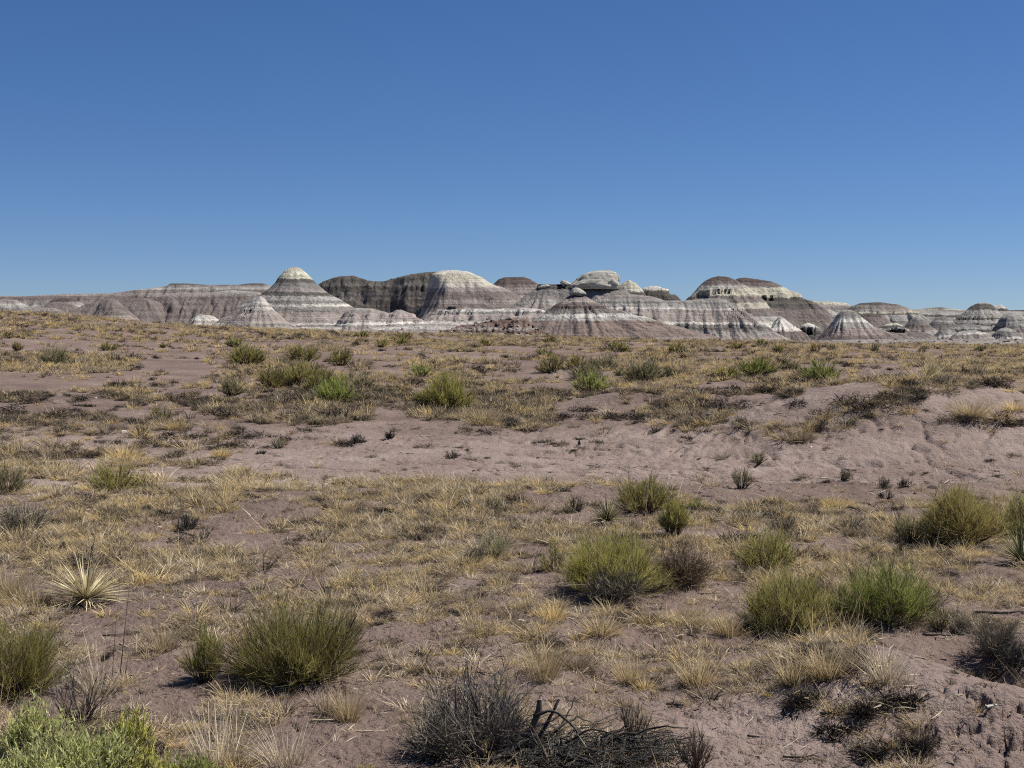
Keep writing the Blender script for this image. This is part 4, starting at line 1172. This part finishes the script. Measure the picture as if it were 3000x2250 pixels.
def stick(px, py, lpx, ang, label, mat=DEADW, rad=.006, seed=0, group=None, fork=True, cat='stick'):
    loc, L, _ = size_at(px, py, lpx, 1)
    r = np.random.default_rng(seed)
    t = np.linspace(0, 1, 8)
    d = np.array([math.cos(ang), math.sin(ang), 0.0])
    P = d * L * (t - .5)[:, None] + np.cumsum(r.normal(size=(8, 3)), 0) * L * .025
    P[:, 2] = rad * 1.2 + np.abs(P[:, 2]) * .6
    w = Wisps(seed)
    w.tubes(P[None], (rad * (1.2 - .7 * t))[None], 6)
    if fork:
        for i in (3, 5):
            q = P[i] + unit(d + r.normal(size=3) * [.7, .7, .2] + [0, 0, .25]) * (L * .35) * t[:, None]
            w.tubes(q[None], (rad * .6 * (1.1 - .7 * t))[None], 5)
    o = link('stick', w.mesh('stick', mat), None, (loc[0], loc[1], loc[2] + .01))
    return tag(o, label, cat, group)


stick(2070, 1748, 75, .05, 'thin forked dark stick on bare sand right of the brown grey bush', seed=1)
stick(1980, 2070, 60, -.35, 'short bent dark stick on the foreground sand, upper of the two right of centre', seed=2)
stick(2205, 2165, 36, -.5, 'straight little dark stick lying on the foreground sand right of centre', seed=3, fork=False)
stick(2520, 1885, 80, -.2, 'black forked stick below the greenest bush on the right', seed=4, rad=.009)
stick(2440, 1838, 60, .1, 'curved black root below the dull olive bush', seed=5, rad=.008)
stick(2750, 1870, 95, -.3, 'black stick with several prongs right of the greenest bush', seed=6, rad=.009)
stick(2905, 2078, 46, .5, 'pale bleached stick in the gully near the right edge', SILVER, .010, 7, fork=False)
stick(2960, 2070, 46, 1.2, 'upright leaning pale splinter in the gully near the right edge', SILVER, .007, 8, fork=False)
stick(2605, 2075, 45, -.6, 'grey weathered stick among the dark clumps on the right sand bank', WOOD, .010, 9)
stick(2350, 2225, 110, -.15, 'long thin dark twig on the sand at the bottom right', seed=10, rad=.005)
stick(340, 1870, 80, .05, 'thin dark twig on bare sand below the large pale yucca', seed=11, rad=.005)
stick(950, 2120, 75, .1, 'curved pale stick on the sand below the big olive bush', PALE, .007, 12, fork=False)
stick(1080, 2140, 90, .05, 'thin pale twig right of the curved pale stick', PALE, .004, 13, fork=False)
stick(2420, 1400, 34, .05, 'short white stick on the bare slope left of the sprawling dead bush', SILVER, .01, 14, fork=False)
stick(2950, 1800, 180, -.12, 'long black fallen limb, dark bark and shadow in one shape, at the right edge', DEADW, .011, 15)  # one dark shape for both bark and shadow
stick(445, 1350, 45, .3, 'black dead branch lying at the left lower rim of the wash', DEADW, .016, 16)
stick(2075, 1455, 40, -.2, 'thin dark stick at the foot of the bare sand right of the rounded bush', DEADW, .008, 17, fork=False)

RUSTR = rock_material('rust_stone', (.08, .06, .052), (.13, .10, .086), 12)
PALER = rock_material('pale_stone', (.55, .52, .48), (.72, .69, .65), 12)


def stone(px, py, w, h, label, mat, seed, group=None):
    loc, W_, H_ = size_at(px, py, w, h)
    r = np.random.default_rng(seed)
    me = bpy.data.meshes.new('stone'); import bmesh
    bm = bmesh.new(); bmesh.ops.create_icosphere(bm, subdivisions=2, radius=1)
    for v in bm.verts:
        n_ = v.co.normalized()
        k = 1 + .35 * float(perlin(n_.x * 1.7 + seed, n_.y * 1.7 + n_.z * 2, seed))
        v.co = (n_.x * k * W_ / 2, n_.y * k * W_ / 2.6, max(-.2, n_.z * k) * H_)
    bm.to_mesh(me); bm.free(); me.materials.append(mat)
    o = link('stone', me, None, loc); o.rotation_euler = (0, 0, r.random() * 6)
    return tag(o, label, 'stone', group)


stone(1387, 1378, 14, 14, 'dark rust stone on the sand near the foreground grass, larger of two', RUSTR, 1)
stone(1402, 1376, 8, 8, 'tiny rust stone right beside the larger one on the sand', RUSTR, 2)
stone(1337, 1270, 14, 6, 'flat dark stone on the upper left part of the bare sand', RUSTR, 3)
stone(1576, 1342, 12, 6, 'small rust stone in the middle of the bare sand', RUSTR, 4)
stone(1680, 1320, 18, 6, 'low dark rust stone on the sand below a thin crooked one', RUSTR, 5)
stone(1697, 1300, 9, 16, 'thin upright rust stone standing on the bare sand', RUSTR, 6)
stone(1255, 1307, 12, 4, 'flat small dark stone left of the small bush alone on the sand', RUSTR, 7)
stone(2058, 1276, 10, 6, 'dark pebble on bare sand at the right under the scrub bank', RUSTR, 8)
stone(2510, 1333, 9, 5, 'dark pebble on the bare slope below the rilled mound', RUSTR, 9)
stone(361, 1267, 28, 8, 'flat white stone on the bare left wash', PALER, 10)
stone(2375, 1310, 14, 5, 'small white stone at the foot of the dark tuft beside the rilled mound', PALER, 11)
stone(281, 1167, 10, 4, 'tiny white stone on the left bare scallop', PALER, 12)
stone(2682, 1448, 14, 7, 'dark stone low on the bare slope left of the large golden bush', RUSTR, 13)
stone(2730, 1432, 36, 12, 'flat dark slab of crust on the bare slope left of the large golden bush', RUSTR, 14)

# ------------------------------------------------------------------ grass and scrub
def tuft_mesh(name, seed, n, H, R, w, mat, lean=.55, seg=3, curl=.25, stalks=0):
    r = np.random.default_rng(seed); k = Wisps(seed)
    az = r.random(n) * 2 * np.pi; q = r.random(n) ** .7
    P = np.stack([np.cos(az) * R * q * .5, np.sin(az) * R * q * .5, 0 * az - .01], -1)
    th = lean * (.25 + q) * (1 + .3 * r.normal(size=n))
    az2 = az + .5 * r.normal(size=n)
    d = np.stack([np.sin(th) * np.cos(az2), np.sin(th) * np.sin(az2), np.cos(th)], -1)
    L = H * (.45 + .6 * r.random(n))
    B = np.stack([np.cos(az2), np.sin(az2), 0 * az], -1) * (L * curl * r.random(n))[:, None]; B[:, 2] -= L * curl * .6 * r.random(n)
    k.strips(P, d, L, B, w * (.6 + .8 * r.random(n)), seg)
    if stalks:
        i = r.integers(0, n, stalks)
        k.strips(P[i], unit(d[i] * [.5, .5, 1]), H * r.uniform(1.2, 1.9, stalks), B[i] * .6, w * .9, 3, tone=np.full(stalks, .95))
    return k.mesh(name, mat)


def in_poly(px, py, poly):
    x = np.asarray(px); y = np.asarray(py); ins = np.zeros(x.shape, bool)
    n = len(poly)
    for i in range(n):
        x0, y0 = poly[i]; x1, y1 = poly[(i + 1) % n]
        if y0 == y1: continue
        c = ((y0 > y) != (y1 > y)) & (x < (x1 - x0) * (y - y0) / (y1 - y0) + x0)
        ins ^= c
    return ins


BARE = [
 (.06, [(-900, 980), (0, 990), (420, 1000), (700, 1008), (860, 1020), (600, 1032), (0, 1016), (-900, 1010)]),
 (.08, [(850, 1030), (1200, 1024), (1600, 1035), (1560, 1055), (1000, 1056), (860, 1048)]),
 (.02, [(-900, 1190), (40, 1180), (150, 1150), (280, 1150), (400, 1200), (560, 1200), (700, 1232), (850, 1250), (1000, 1240), (1200, 1225), (1400, 1238), (1540, 1262), (1800, 1232),
        (2000, 1250), (2090, 1270), (2220, 1275), (2330, 1295), (2460, 1262), (2560, 1232), (2700, 1252), (2800, 1240), (3900, 1240), (3900, 1450), (2700, 1460), (2500, 1475), (2350, 1465), (2200, 1470),
        (2050, 1480), (1990, 1440), (1790, 1412), (1500, 1412), (1400, 1418), (1150, 1400), (950, 1410), (760, 1385), (650, 1345), (520, 1328), (380, 1345), (280, 1315), (100, 1300), (-900, 1300)]),
 (.22, [(-900, 1240), (0, 1215), (300, 1215), (700, 1260), (650, 1330), (280, 1315), (-900, 1290)]),
 (.0, [(2200, 1150), (2290, 1155), (2330, 1180), (2430, 1130), (2500, 1150), (2480, 1190), (2350, 1235), (2200, 1245), (2160, 1200)]),
 (.08, [(2650, 1190), (2760, 1150), (2900, 1125), (3900, 1140), (3900, 1220), (2700, 1230)]),
 (.02, [(1980, 2090), (2180, 2040), (2330, 2060), (2420, 2150), (2520, 2260), (2520, 2500), (1900, 2500)]),
 (.02, [(2500, 1835), (3000, 1850), (3900, 1850), (3900, 2600), (2700, 2600), (2720, 2100), (2680, 1980), (2560, 1900)]),
 (.06, [(880, 2040), (1200, 1990), (1220, 2150), (1180, 2500), (780, 2500), (820, 2120)]),
 (.10, [(2080, 1715), (2190, 1720), (2180, 1810), (2030, 1800), (1960, 1750)]),
 (.12, [(150, 1790), (500, 1800), (530, 1900), (420, 1960), (240, 1900)]),
 (.15, [(470, 1530), (590, 1520), (620, 1560), (560, 1610), (470, 1590)]),
 (.20, [(1600, 2000), (2050, 1980), (2100, 2060), (1980, 2120), (1700, 2060)]),
 (.25, [(700, 1600), (1000, 1640), (960, 1740), (700, 1720)]),
]


def cover(x, y, z):
    """how thickly the grass grows at a spot of ground"""
    px, py = project(x, y, z)
    D = np.hypot(x, y)
    c = np.interp(py, [960, 1040, 1080, 1150, 1200, 1380, 1560, 1640, 1750, 1900, 2300], [.8, .55, 1.0, .85, .7, 1.05, .95, .75, .62, .55, .45])
    k = 1 + ss(25, 90, D) * 2.5
    n = fbm(x / (2.2 * k), y / (1.8 * k), 3, 81) + .7 * fbm(x / (.6 * k), y / (.6 * k), 2, 85)
    c = c * np.clip(.58 + .28 * (1 - ss(13, 22, D)) + 2.4 * n, 0, 1.5)
    for v, poly in BARE:
        jx = px + 35 * fbm(x / 1.2, y / 1.2, 2, 88) * 20 / D; jy = py + 7 * fbm(x / .8, y / .8, 2, 90)
        c = np.where(in_poly(jx, jy, poly), c * 0 + v, c)
    return c


def scatter(n_per, d0, d1, seed, ang=25):
    """random spots between two distances, n_per to the square metre"""
    r = np.random.default_rng(seed)
    a = math.radians(ang)
    n = int(a * (d1 ** 2 - d0 ** 2) * n_per)
    R = np.sqrt(r.uniform(d0 ** 2, d1 ** 2, n)); A = r.uniform(-a, a, n)
    x = R * np.sin(A); y = R * np.cos(A)
    return x, y, ground_z(x, y), r


def instancer(name, label, pts, rot, scl, idx, meshes):
    """one mesh of points carrying copies of a few tuft meshes"""
    col = bpy.data.collections.new(name + '_forms')
    for i, me in enumerate(meshes):
        o = bpy.data.objects.new('%s_form_%02d' % (name, i), me); col.objects.link(o)
    me = bpy.data.meshes.new(name)
    me.vertices.add(len(pts)); me.vertices.foreach_set('co', np.asarray(pts, np.float32).ravel())
    a = me.attributes.new('rot', 'FLOAT_VECTOR', 'POINT'); a.data.foreach_set('vector', np.asarray(rot, np.float32).ravel())
    a = me.attributes.new('scl', 'FLOAT_VECTOR', 'POINT'); a.data.foreach_set('vector', np.asarray(scl, np.float32).ravel())
    a = me.attributes.new('idx', 'INT', 'POINT'); a.data.foreach_set('value', np.asarray(idx, np.int32))
    o = link(name, me); tag(o, label=label, kind='stuff')
    g = bpy.data.node_groups.new(name + '_spread', 'GeometryNodeTree')
    g.interface.new_socket('Geometry', in_out='INPUT', socket_type='NodeSocketGeometry')
    g.interface.new_socket('Geometry', in_out='OUTPUT', socket_type='NodeSocketGeometry')
    N = g.nodes.new; Lk = g.links.new
    gi = N('NodeGroupInput'); go = N('NodeGroupOutput')
    m2p = N('GeometryNodeMeshToPoints')
    iop = N('GeometryNodeInstanceOnPoints'); iop.inputs['Pick Instance'].default_value = True
    ci = N('GeometryNodeCollectionInfo'); ci.inputs['Collection'].default_value = col
    ci.inputs['Separate Children'].default_value = True; ci.inputs['Reset Children'].default_value = True
    def attr(nm, ty):
        q = N('GeometryNodeInputNamedAttribute'); q.data_type = ty; q.inputs['Name'].default_value = nm
        return q.outputs['Attribute']
    Lk(gi.outputs[0], m2p.inputs['Mesh']); Lk(m2p.outputs[0], iop.inputs['Points'])
    Lk(ci.outputs[0], iop.inputs['Instance'])
    Lk(attr('idx', 'INT'), iop.inputs['Instance Index'])
    e2r = N('FunctionNodeEulerToRotation'); Lk(attr('rot', 'FLOAT_VECTOR'), e2r.inputs[0]); Lk(e2r.outputs[0], iop.inputs['Rotation'])
    Lk(attr('scl', 'FLOAT_VECTOR'), iop.inputs['Scale'])
    Lk(iop.outputs[0], go.inputs[0])
    md = o.modifiers.new('spread', 'NODES'); md.node_group = g
    return o


def spread(name, label, zones, meshes, keep, smin=.5, smax=1.35, tilt=.15, seed=1):
    P = []; Rr = []; Sc = []; Ix = []
    for (dens, d0, d1, s0) in zones:
        x, y, z, r = scatter(dens, d0, d1, seed + int(d0))
        k = r.random(len(x)) < keep(x, y, z)
        x, y, z = x[k], y[k], z[k]; n = len(x)
        P.append(np.stack([x, y, z], -1)); s = s0 * r.uniform(smin, smax, n) * np.where(r.random(n) < .10, r.uniform(1.2, 1.9, n), 1)
        Sc.append(np.stack([s, s, s * r.uniform(.75, 1.25, n)], -1))
        Rr.append(np.stack([r.normal(size=n) * tilt, r.normal(size=n) * tilt, r.uniform(0, 6.28, n)], -1))
        Ix.append(r.integers(0, len(meshes), n))
    return instancer(name, label, np.vstack(P), np.vstack(Rr), np.vstack(Sc), np.concatenate(Ix), meshes)


def scrub_mesh(name, seed, n, R, H, w, mat, L=.09):
    r = np.random.default_rng(seed); k = Wisps(seed)
    m = 5
    c = np.stack([r.normal(size=m) * R * .45, r.normal(size=m) * R * .45, np.zeros(m)], -1); rr = R * r.uniform(.35, .7, m)
    i = r.integers(0, m, n); d = unit(r.normal(size=(n, 3))); d[:, 2] = np.abs(d[:, 2])
    q = r.random(n) ** .5
    P = c[i] + d * (rr[i] * q)[:, None] * np.array([1, 1, H / R])
    dd = unit(d * [1, 1, .6] + .8 * r.normal(size=(n, 3)) * [1, 1, .6])
    k.strips(P, dd, L * r.uniform(.5, 1.4, n), r.normal(size=(n, 3)) * L * .2, w * r.uniform(.6, 1.4, n), 2)
    return k.mesh(name, mat)


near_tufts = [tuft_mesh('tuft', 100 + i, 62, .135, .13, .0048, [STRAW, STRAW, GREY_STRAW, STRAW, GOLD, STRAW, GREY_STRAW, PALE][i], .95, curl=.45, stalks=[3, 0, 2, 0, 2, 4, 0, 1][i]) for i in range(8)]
far_tufts = [tuft_mesh('tuft', 120 + i, 42, .22, .30, .016, [STRAW, GOLD, STRAW, GREY_STRAW][i], .7, 2) for i in range(4)]
low_tufts = [tuft_mesh('tuft', 140 + i, 26, .07, .12, .0045, [STRAW, GREY_STRAW, PALE][i], 1.1, 2, .5) for i in range(3)]
mats_ = [scrub_mesh('mat', 160 + i, 230, .16, .09, .006, [DARKMAT, SCRUBM, GREY_STRAW, DARKMAT][i], .07) for i in range(4)]
far_mats = [scrub_mesh('mat', 170 + i, 130, .45, .30, .035, [SCRUBM, DARKMAT, BROWNW][i], .2) for i in range(3)]
stalks_ = [tuft_mesh('stalk', 180 + i, 7, .42, .10, .0045, [PALE, GOLD, STRAW][i], .35, 4, .15) for i in range(3)]

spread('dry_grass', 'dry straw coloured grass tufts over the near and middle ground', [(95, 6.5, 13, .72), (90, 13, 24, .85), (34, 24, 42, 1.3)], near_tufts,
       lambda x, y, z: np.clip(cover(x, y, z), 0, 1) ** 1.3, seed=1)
spread('distant_grass', 'golden grass covering the far plain', [(9, 36, 70, .9), (5.5, 70, 160, 1.25)], far_tufts, lambda x, y, z: np.clip(cover(x, y, z) * .9, 0, 1), seed=2)
spread('short_grass', 'short sparse bleached grass and litter on the sand', [(170, 6.5, 15, 1.0), (70, 15, 26, 1.3)], low_tufts,
       lambda x, y, z: np.clip(cover(x, y, z) + .03, 0, 1), seed=3)
spread('dead_grass_mats', 'low dark mats of dead grass between the tufts', [(85, 6.5, 15, .42), (65, 15, 30, .62), (44, 30, 52, 1.35)], mats_,
       lambda x, y, z: np.clip((cover(x, y, z) + .01) * np.clip(.25 + 2.6 * fbm(x / .45, y / .45, 3, 96), 0, 1), 0, 1), seed=4)
spread('distant_scrub', 'low dark scrub dotted over the far plain', [(4.5, 42, 80, .55), (2.2, 80, 165, .70)], far_mats,
       lambda x, y, z: np.clip(cover(x, y, z) * .6 + .03, 0, 1) * np.clip(.25 + 3.2 * fbm(x / 7, y / 4, 3, 97), 0, 1), seed=5)
spread('tall_straw', 'scattered tall bleached straw stems in the foreground', [(7.0, 6.5, 14, .85), (2.6, 14, 24, .7)], stalks_,
       lambda x, y, z: np.clip(cover(x, y, z), 0, 1), seed=6)


twiggy = [tuft_mesh('twiggy', 190 + i, 55, .15, .16, .0045, [BRUSHW, BROWNW, BRUSHW][i], .95, 3, .2) for i in range(3)]
spread('small_dead_shrubs', 'small dark dead shrubs scattered thinly through the grass', [(2.2, 6.5, 15, .8), (1.8, 15, 36, 1.1)], twiggy, lambda x, y, z: np.clip(cover(x, y, z) + .05, 0, 1) * np.clip(.4 + 2 * fbm(x / 1.5, y / 1.5, 2, 99), 0, 1), seed=9)


def litter_mesh(seed, n, L, rad, mat):
    r = np.random.default_rng(seed); w = Wisps(seed)
    a = r.random(n) * 6.28
    P = np.stack([r.normal(size=n) * .12, r.normal(size=n) * .12, np.full(n, rad)], -1)
    d = np.stack([np.cos(a), np.sin(a), r.uniform(-.02, .18, n)], -1)
    ll = L * r.uniform(.3, 1.2, n)
    w.strips(P, d, ll, r.normal(size=(n, 3)) * [.25, .25, .05] * ll[:, None], rad * 2, 3, taper=.5)
    return w.mesh('litter', mat)


lit = [litter_mesh(200, 5, .10, .003, DEADW), litter_mesh(201, 4, .12, .0025, BROWNW), litter_mesh(202, 4, .09, .002, PALE), litter_mesh(203, 6, .05, .004, DEADW)]
spread('twig_litter', 'small twigs and dead stems littering the sand', [(48, 6.5, 15, 1.0), (16, 15, 36, 1.3)], lit, lambda x, y, z: .35 + 0 * x, seed=8)

# ------------------------------------------------------------------ clumps one can tell apart
def clump(px, py, w, h, label, mat, n=170, lean=.75, name='grass_clump', cat='grass clump', group=None, curl=.25, stalks=0):
    loc, W_, H_ = size_at(px, py, w * (1.15 if mat is DARKMAT else 1), h)
    me = scrub_mesh('blades', int(px + 3 * py), int(n * 1.4), W_ * .5, H_, max(.006, .45 * loc[1] / 1407), mat, max(.07, W_ * .16)) if mat is DARKMAT else tuft_mesh('blades', int(px + 3 * py), n, H_ * 1.05, W_ * .62, max(.0045, .4 * loc[1] / 1407), mat, lean, 3, curl, stalks)
    o = link(name, me, None, loc)
    return tag(o, label, cat, group)


clump(365, 1350, 95, 72, 'tall golden grass clump standing alone below the left wash', GOLD, 420)
clump(515, 1262, 52, 42, 'small bright golden grass clump on the bare left wash', GOLD, 220)
clump(448, 1295, 48, 28, 'faded straw clump on the left wash right of the tall golden one', STRAW, 160)
clump(2455, 1490, 100, 50, 'golden brown tussock on bare sand below the sprawling dead bush', GOLD, 380)
clump(2415, 1482, 80, 34, 'darker tussock at the left side of the golden brown one', GREY_STRAW, 260)
clump(2275, 1475, 45, 36, 'small straw tussock left of the golden brown one', GOLD, 150)
clump(650, 1338, 60, 40, 'straw clump at the right end of the near left grass bank', GOLD, 220)
clump(1415, 1245, 100, 62, 'golden and dark tussock at the upper edge of the bare sand', STRAW, 420)
clump(2020, 1258, 70, 32, 'straw tussock on the upper edge of the bare sand right of centre', STRAW, 200)
clump(2355, 1288, 84, 44, 'dark footed tussock beside the rilled mound', GREY_STRAW, 300)
clump(2845, 1222, 110, 78, 'tall straw tussock on a hummock at the right', STRAW, 420)
clump(2970, 1205, 80, 46, 'pale straw tussock at the right edge in the middle distance', GOLD, 220)
clump(1020, 2110, 80, 120, 'upright straw tuft at the right foot of the big olive bush', STRAW, 200, .45, stalks=8)
clump(960, 2090, 75, 90, 'olive brown tuft in front of the big olive bush', GREY_STRAW, 200, .5, stalks=5)
clump(640, 2245, 190, 210, 'tall sparse bleached straw in front of the big olive bush', PALE, 120, .42, curl=.12)
clump(840, 2245, 190, 160, 'wide fan of pale straw leaning right at the bottom edge', PALE, 130, .6, curl=.15)
clump(1150, 1940, 80, 75, 'pale thin tuft right of the big olive bush', PALE, 80, .6)
clump(2130, 1865, 75, 85, 'green footed straw tuft between the dull olive bush and the fallen branches', STRAW, 260, .5, stalks=4)
clump(1760, 1870, 110, 85, 'olive straw tuft below the wide yellow green bush', STRAW, 300, .7)
clump(1620, 1815, 80, 70, 'bright yellow straw tuft left below the wide yellow green bush', GOLD, 240, .55)
clump(2000, 1845, 100, 75, 'straw tuft half way between the brown grey bush and the fallen branches', STRAW, 260, .75)
clump(2040, 2010, 130, 100, 'tall straw tuft with long stalks above the bare foreground sand', STRAW, 320, .5, stalks=16)
clump(1845, 2000, 90, 90, 'grey footed straw tuft behind the fallen branches', STRAW, 220, .4)
clump(1890, 2020, 70, 55, 'yellow straw tuft in front of the grey footed one', GOLD, 160, .8)
clump(2330, 2000, 130, 90, 'straw tuft at the left end of the right hand grass bank', STRAW, 320, .5, stalks=10)
clump(2420, 1985, 140, 110, 'tallest straw tuft in the middle of the right hand grass bank', STRAW, 380, .5, stalks=14)
clump(2590, 1995, 110, 110, 'pale straw tuft with long curved stalks on the right sand bank', PALE, 150, .6, stalks=8)
clump(2500, 1960, 110, 90, 'dark straw tuft behind the tallest one on the right bank', GREY_STRAW, 240, .6)
clump(1690, 1960, 120, 70, 'low grey mat of grass behind the dead brush', GREY_STRAW, 300, .9)
clump(1590, 1990, 130, 140, 'yellow straw rising behind the dead brush', STRAW, 240, .35, stalks=6)
clump(480, 1910, 80, 110, 'sparse upright straw left of the narrow green fan', STRAW, 110, .35, stalks=6)
clump(290, 2040, 120, 130, 'sparse pale straw behind the black twigs at lower left', PALE, 100, .45, stalks=6)
clump(1620, 2255, 60, 110, 'thin pale straw standing in front of the fallen branches', PALE, 22, .25)
clump(1750, 2250, 60, 150, 'two tall bleached straws rising in front of the fallen branches', PALE, 14, .15)
clump(20, 1750, 130, 140, 'yellow grass clump at the left edge beside the large yucca', STRAW, 300, .6)
clump(110, 1770, 110, 90, 'brownish grass clump between the left edge and the large yucca', GREY_STRAW, 260, .7)

DC = dict(name='dark_clump', cat='dead clump', lean=.95, curl=.35)
clump(2452, 2145, 110, 62, 'dark dead clump, leftmost of those on the sand at the bottom right', DARKMAT, 520, **DC)
clump(2536, 2095, 85, 60, 'dark dead clump above the leftmost one on the bottom right sand', DARKMAT, 420, **DC)
clump(2660, 2065, 75, 48, 'dark dead clump highest on the right of the sand bank', DARKMAT, 360, **DC)
clump(2562, 2210, 140, 62, 'widest dark dead clump at the bottom right', DARKMAT, 560, **DC)
clump(2672, 2200, 80, 50, 'brownish black clump right of the widest one at the bottom right', DARKMAT, 380, **DC)
clump(2735, 2165, 75, 50, 'dark dead clump at the right end of the bottom right group', DARKMAT, 360, **DC)
clump(2365, 2065, 110, 42, 'black clump standing in for the shadow of a hollow at the left end of the right grass bank', DARKMAT, 420, **DC)  # dark mesh placed where the hole is only in shadow
clump(150, 1230, 105, 50, 'dark clump with a straw edge on the left wash', DARKMAT, 420, **DC)
clump(112, 1243, 60, 22, 'low dark clump at the left foot of the straw edged one', DARKMAT, 240, **DC)
clump(25, 1215, 90, 70, 'dark clump at the left edge of the wash', DARKMAT, 420, **DC)
clump(695, 1285, 66, 40, 'dark clump with pale straw, left of a pair on the sand', DARKMAT, 320, **DC)
clump(762, 1280, 66, 28, 'long dark clump, right of a pair on the sand', DARKMAT, 260, **DC)
clump(1545, 1262, 66, 34, 'dark clump jutting onto the bare sand at centre', DARKMAT, 300, **DC)
clump(1645, 1228, 60, 28, 'dark clump on the upper edge of the bare sand, left of the broadest', DARKMAT, 260, **DC)
clump(1715, 1228, 84, 40, 'broadest dark clump on the upper edge of the bare sand', DARKMAT, 340, **DC)
clump(1775, 1228, 66, 36, 'dark clump right of the broadest on the upper edge of the sand', DARKMAT, 280, **DC)
clump(1885, 1232, 110, 44, 'long dark clump on the upper edge of the sand right of centre', DARKMAT, 420, **DC)
clump(2112, 1200, 130, 70, 'dark mound of dead scrub left of the bare scallop', DARKMAT, 520, **DC)
clump(2165, 1238, 50, 34, 'small dark clump at the lower left corner of the bare scallop', DARKMAT, 220, **DC)
clump(2325, 1190, 76, 30, 'dark clump alone in the bare scallop', DARKMAT, 300, **DC)
clump(2508, 1190, 110, 62, 'big dark hummock of scrub right of the bare scallop', DARKMAT, 520, **DC)
clump(2612, 1172, 90, 46, 'dark hummock with straw right of the biggest one', DARKMAT, 380, **DC)
clump(2470, 1240, 76, 26, 'dark line of scrub on the crest of the rilled mound, right part', DARKMAT, 280, **DC)
clump(2395, 1256, 76, 28, 'dark line of scrub on the crest of the rilled mound, left part', DARKMAT, 280, **DC)
clump(2820, 1228, 80, 40, 'dark foot of scrub below the tall straw tussock at the right', DARKMAT, 320, **DC)
clump(2950, 1238, 72, 36, 'black clump on bare ground near the right edge', DARKMAT, 320, **DC)
clump(2660, 1128, 90, 30, 'dark scrub clump on the bank left of the tall pale headed yucca', DARKMAT, 300, **DC)
clump(2900, 1135, 110, 34, 'dark scrub clump on the bank right of the tall pale headed yucca', DARKMAT, 340, **DC)

# rubble on the rust red mound and along the feet of the hills
def block_mesh(seed):
    r = np.random.default_rng(seed)
    import bmesh
    bm = bmesh.new(); bmesh.ops.create_icosphere(bm, subdivisions=1, radius=.5)
    for v in bm.verts:
        v.co = v.co * r.uniform(.65, 1.3); v.co.z *= .7
    me = bpy.data.meshes.new('block'); bm.to_mesh(me); bm.free(); me.materials.append([RUSTR, RUSTR, CAPM][seed % 3])
    return me


P_ = []
r_ = np.random.default_rng(5)
for lb, n in (('low rubbly rust red mound at the near edge of the badlands', 900), ('long pale banded bench joining the feet of the hills left of centre', 500),
              ('low mauve and white banded flats joining the hills at the right', 500)):
    xs_, ys_, Z_ = o_grid[lb]
    a = r_.integers(0, len(xs_), n); b = r_.integers(0, len(ys_), n)
    k = Z_[b, a] > Z_.min() + .3
    P_.append(np.stack([xs_[a], ys_[b], Z_[b, a]], -1)[k])
P_ = np.vstack(P_); n_ = len(P_)
s_ = r_.uniform(.25, 1.3, n_) ** 1.5
instancer('rubble', 'scattered dark blocks of rubble on the red mound and the badland flats', P_, np.stack([r_.normal(size=n_) * .3, r_.normal(size=n_) * .3, r_.uniform(0, 6, n_)], -1),
          np.stack([s_, s_, s_], -1), r_.integers(0, 3, n_), [block_mesh(i) for i in range(3)])
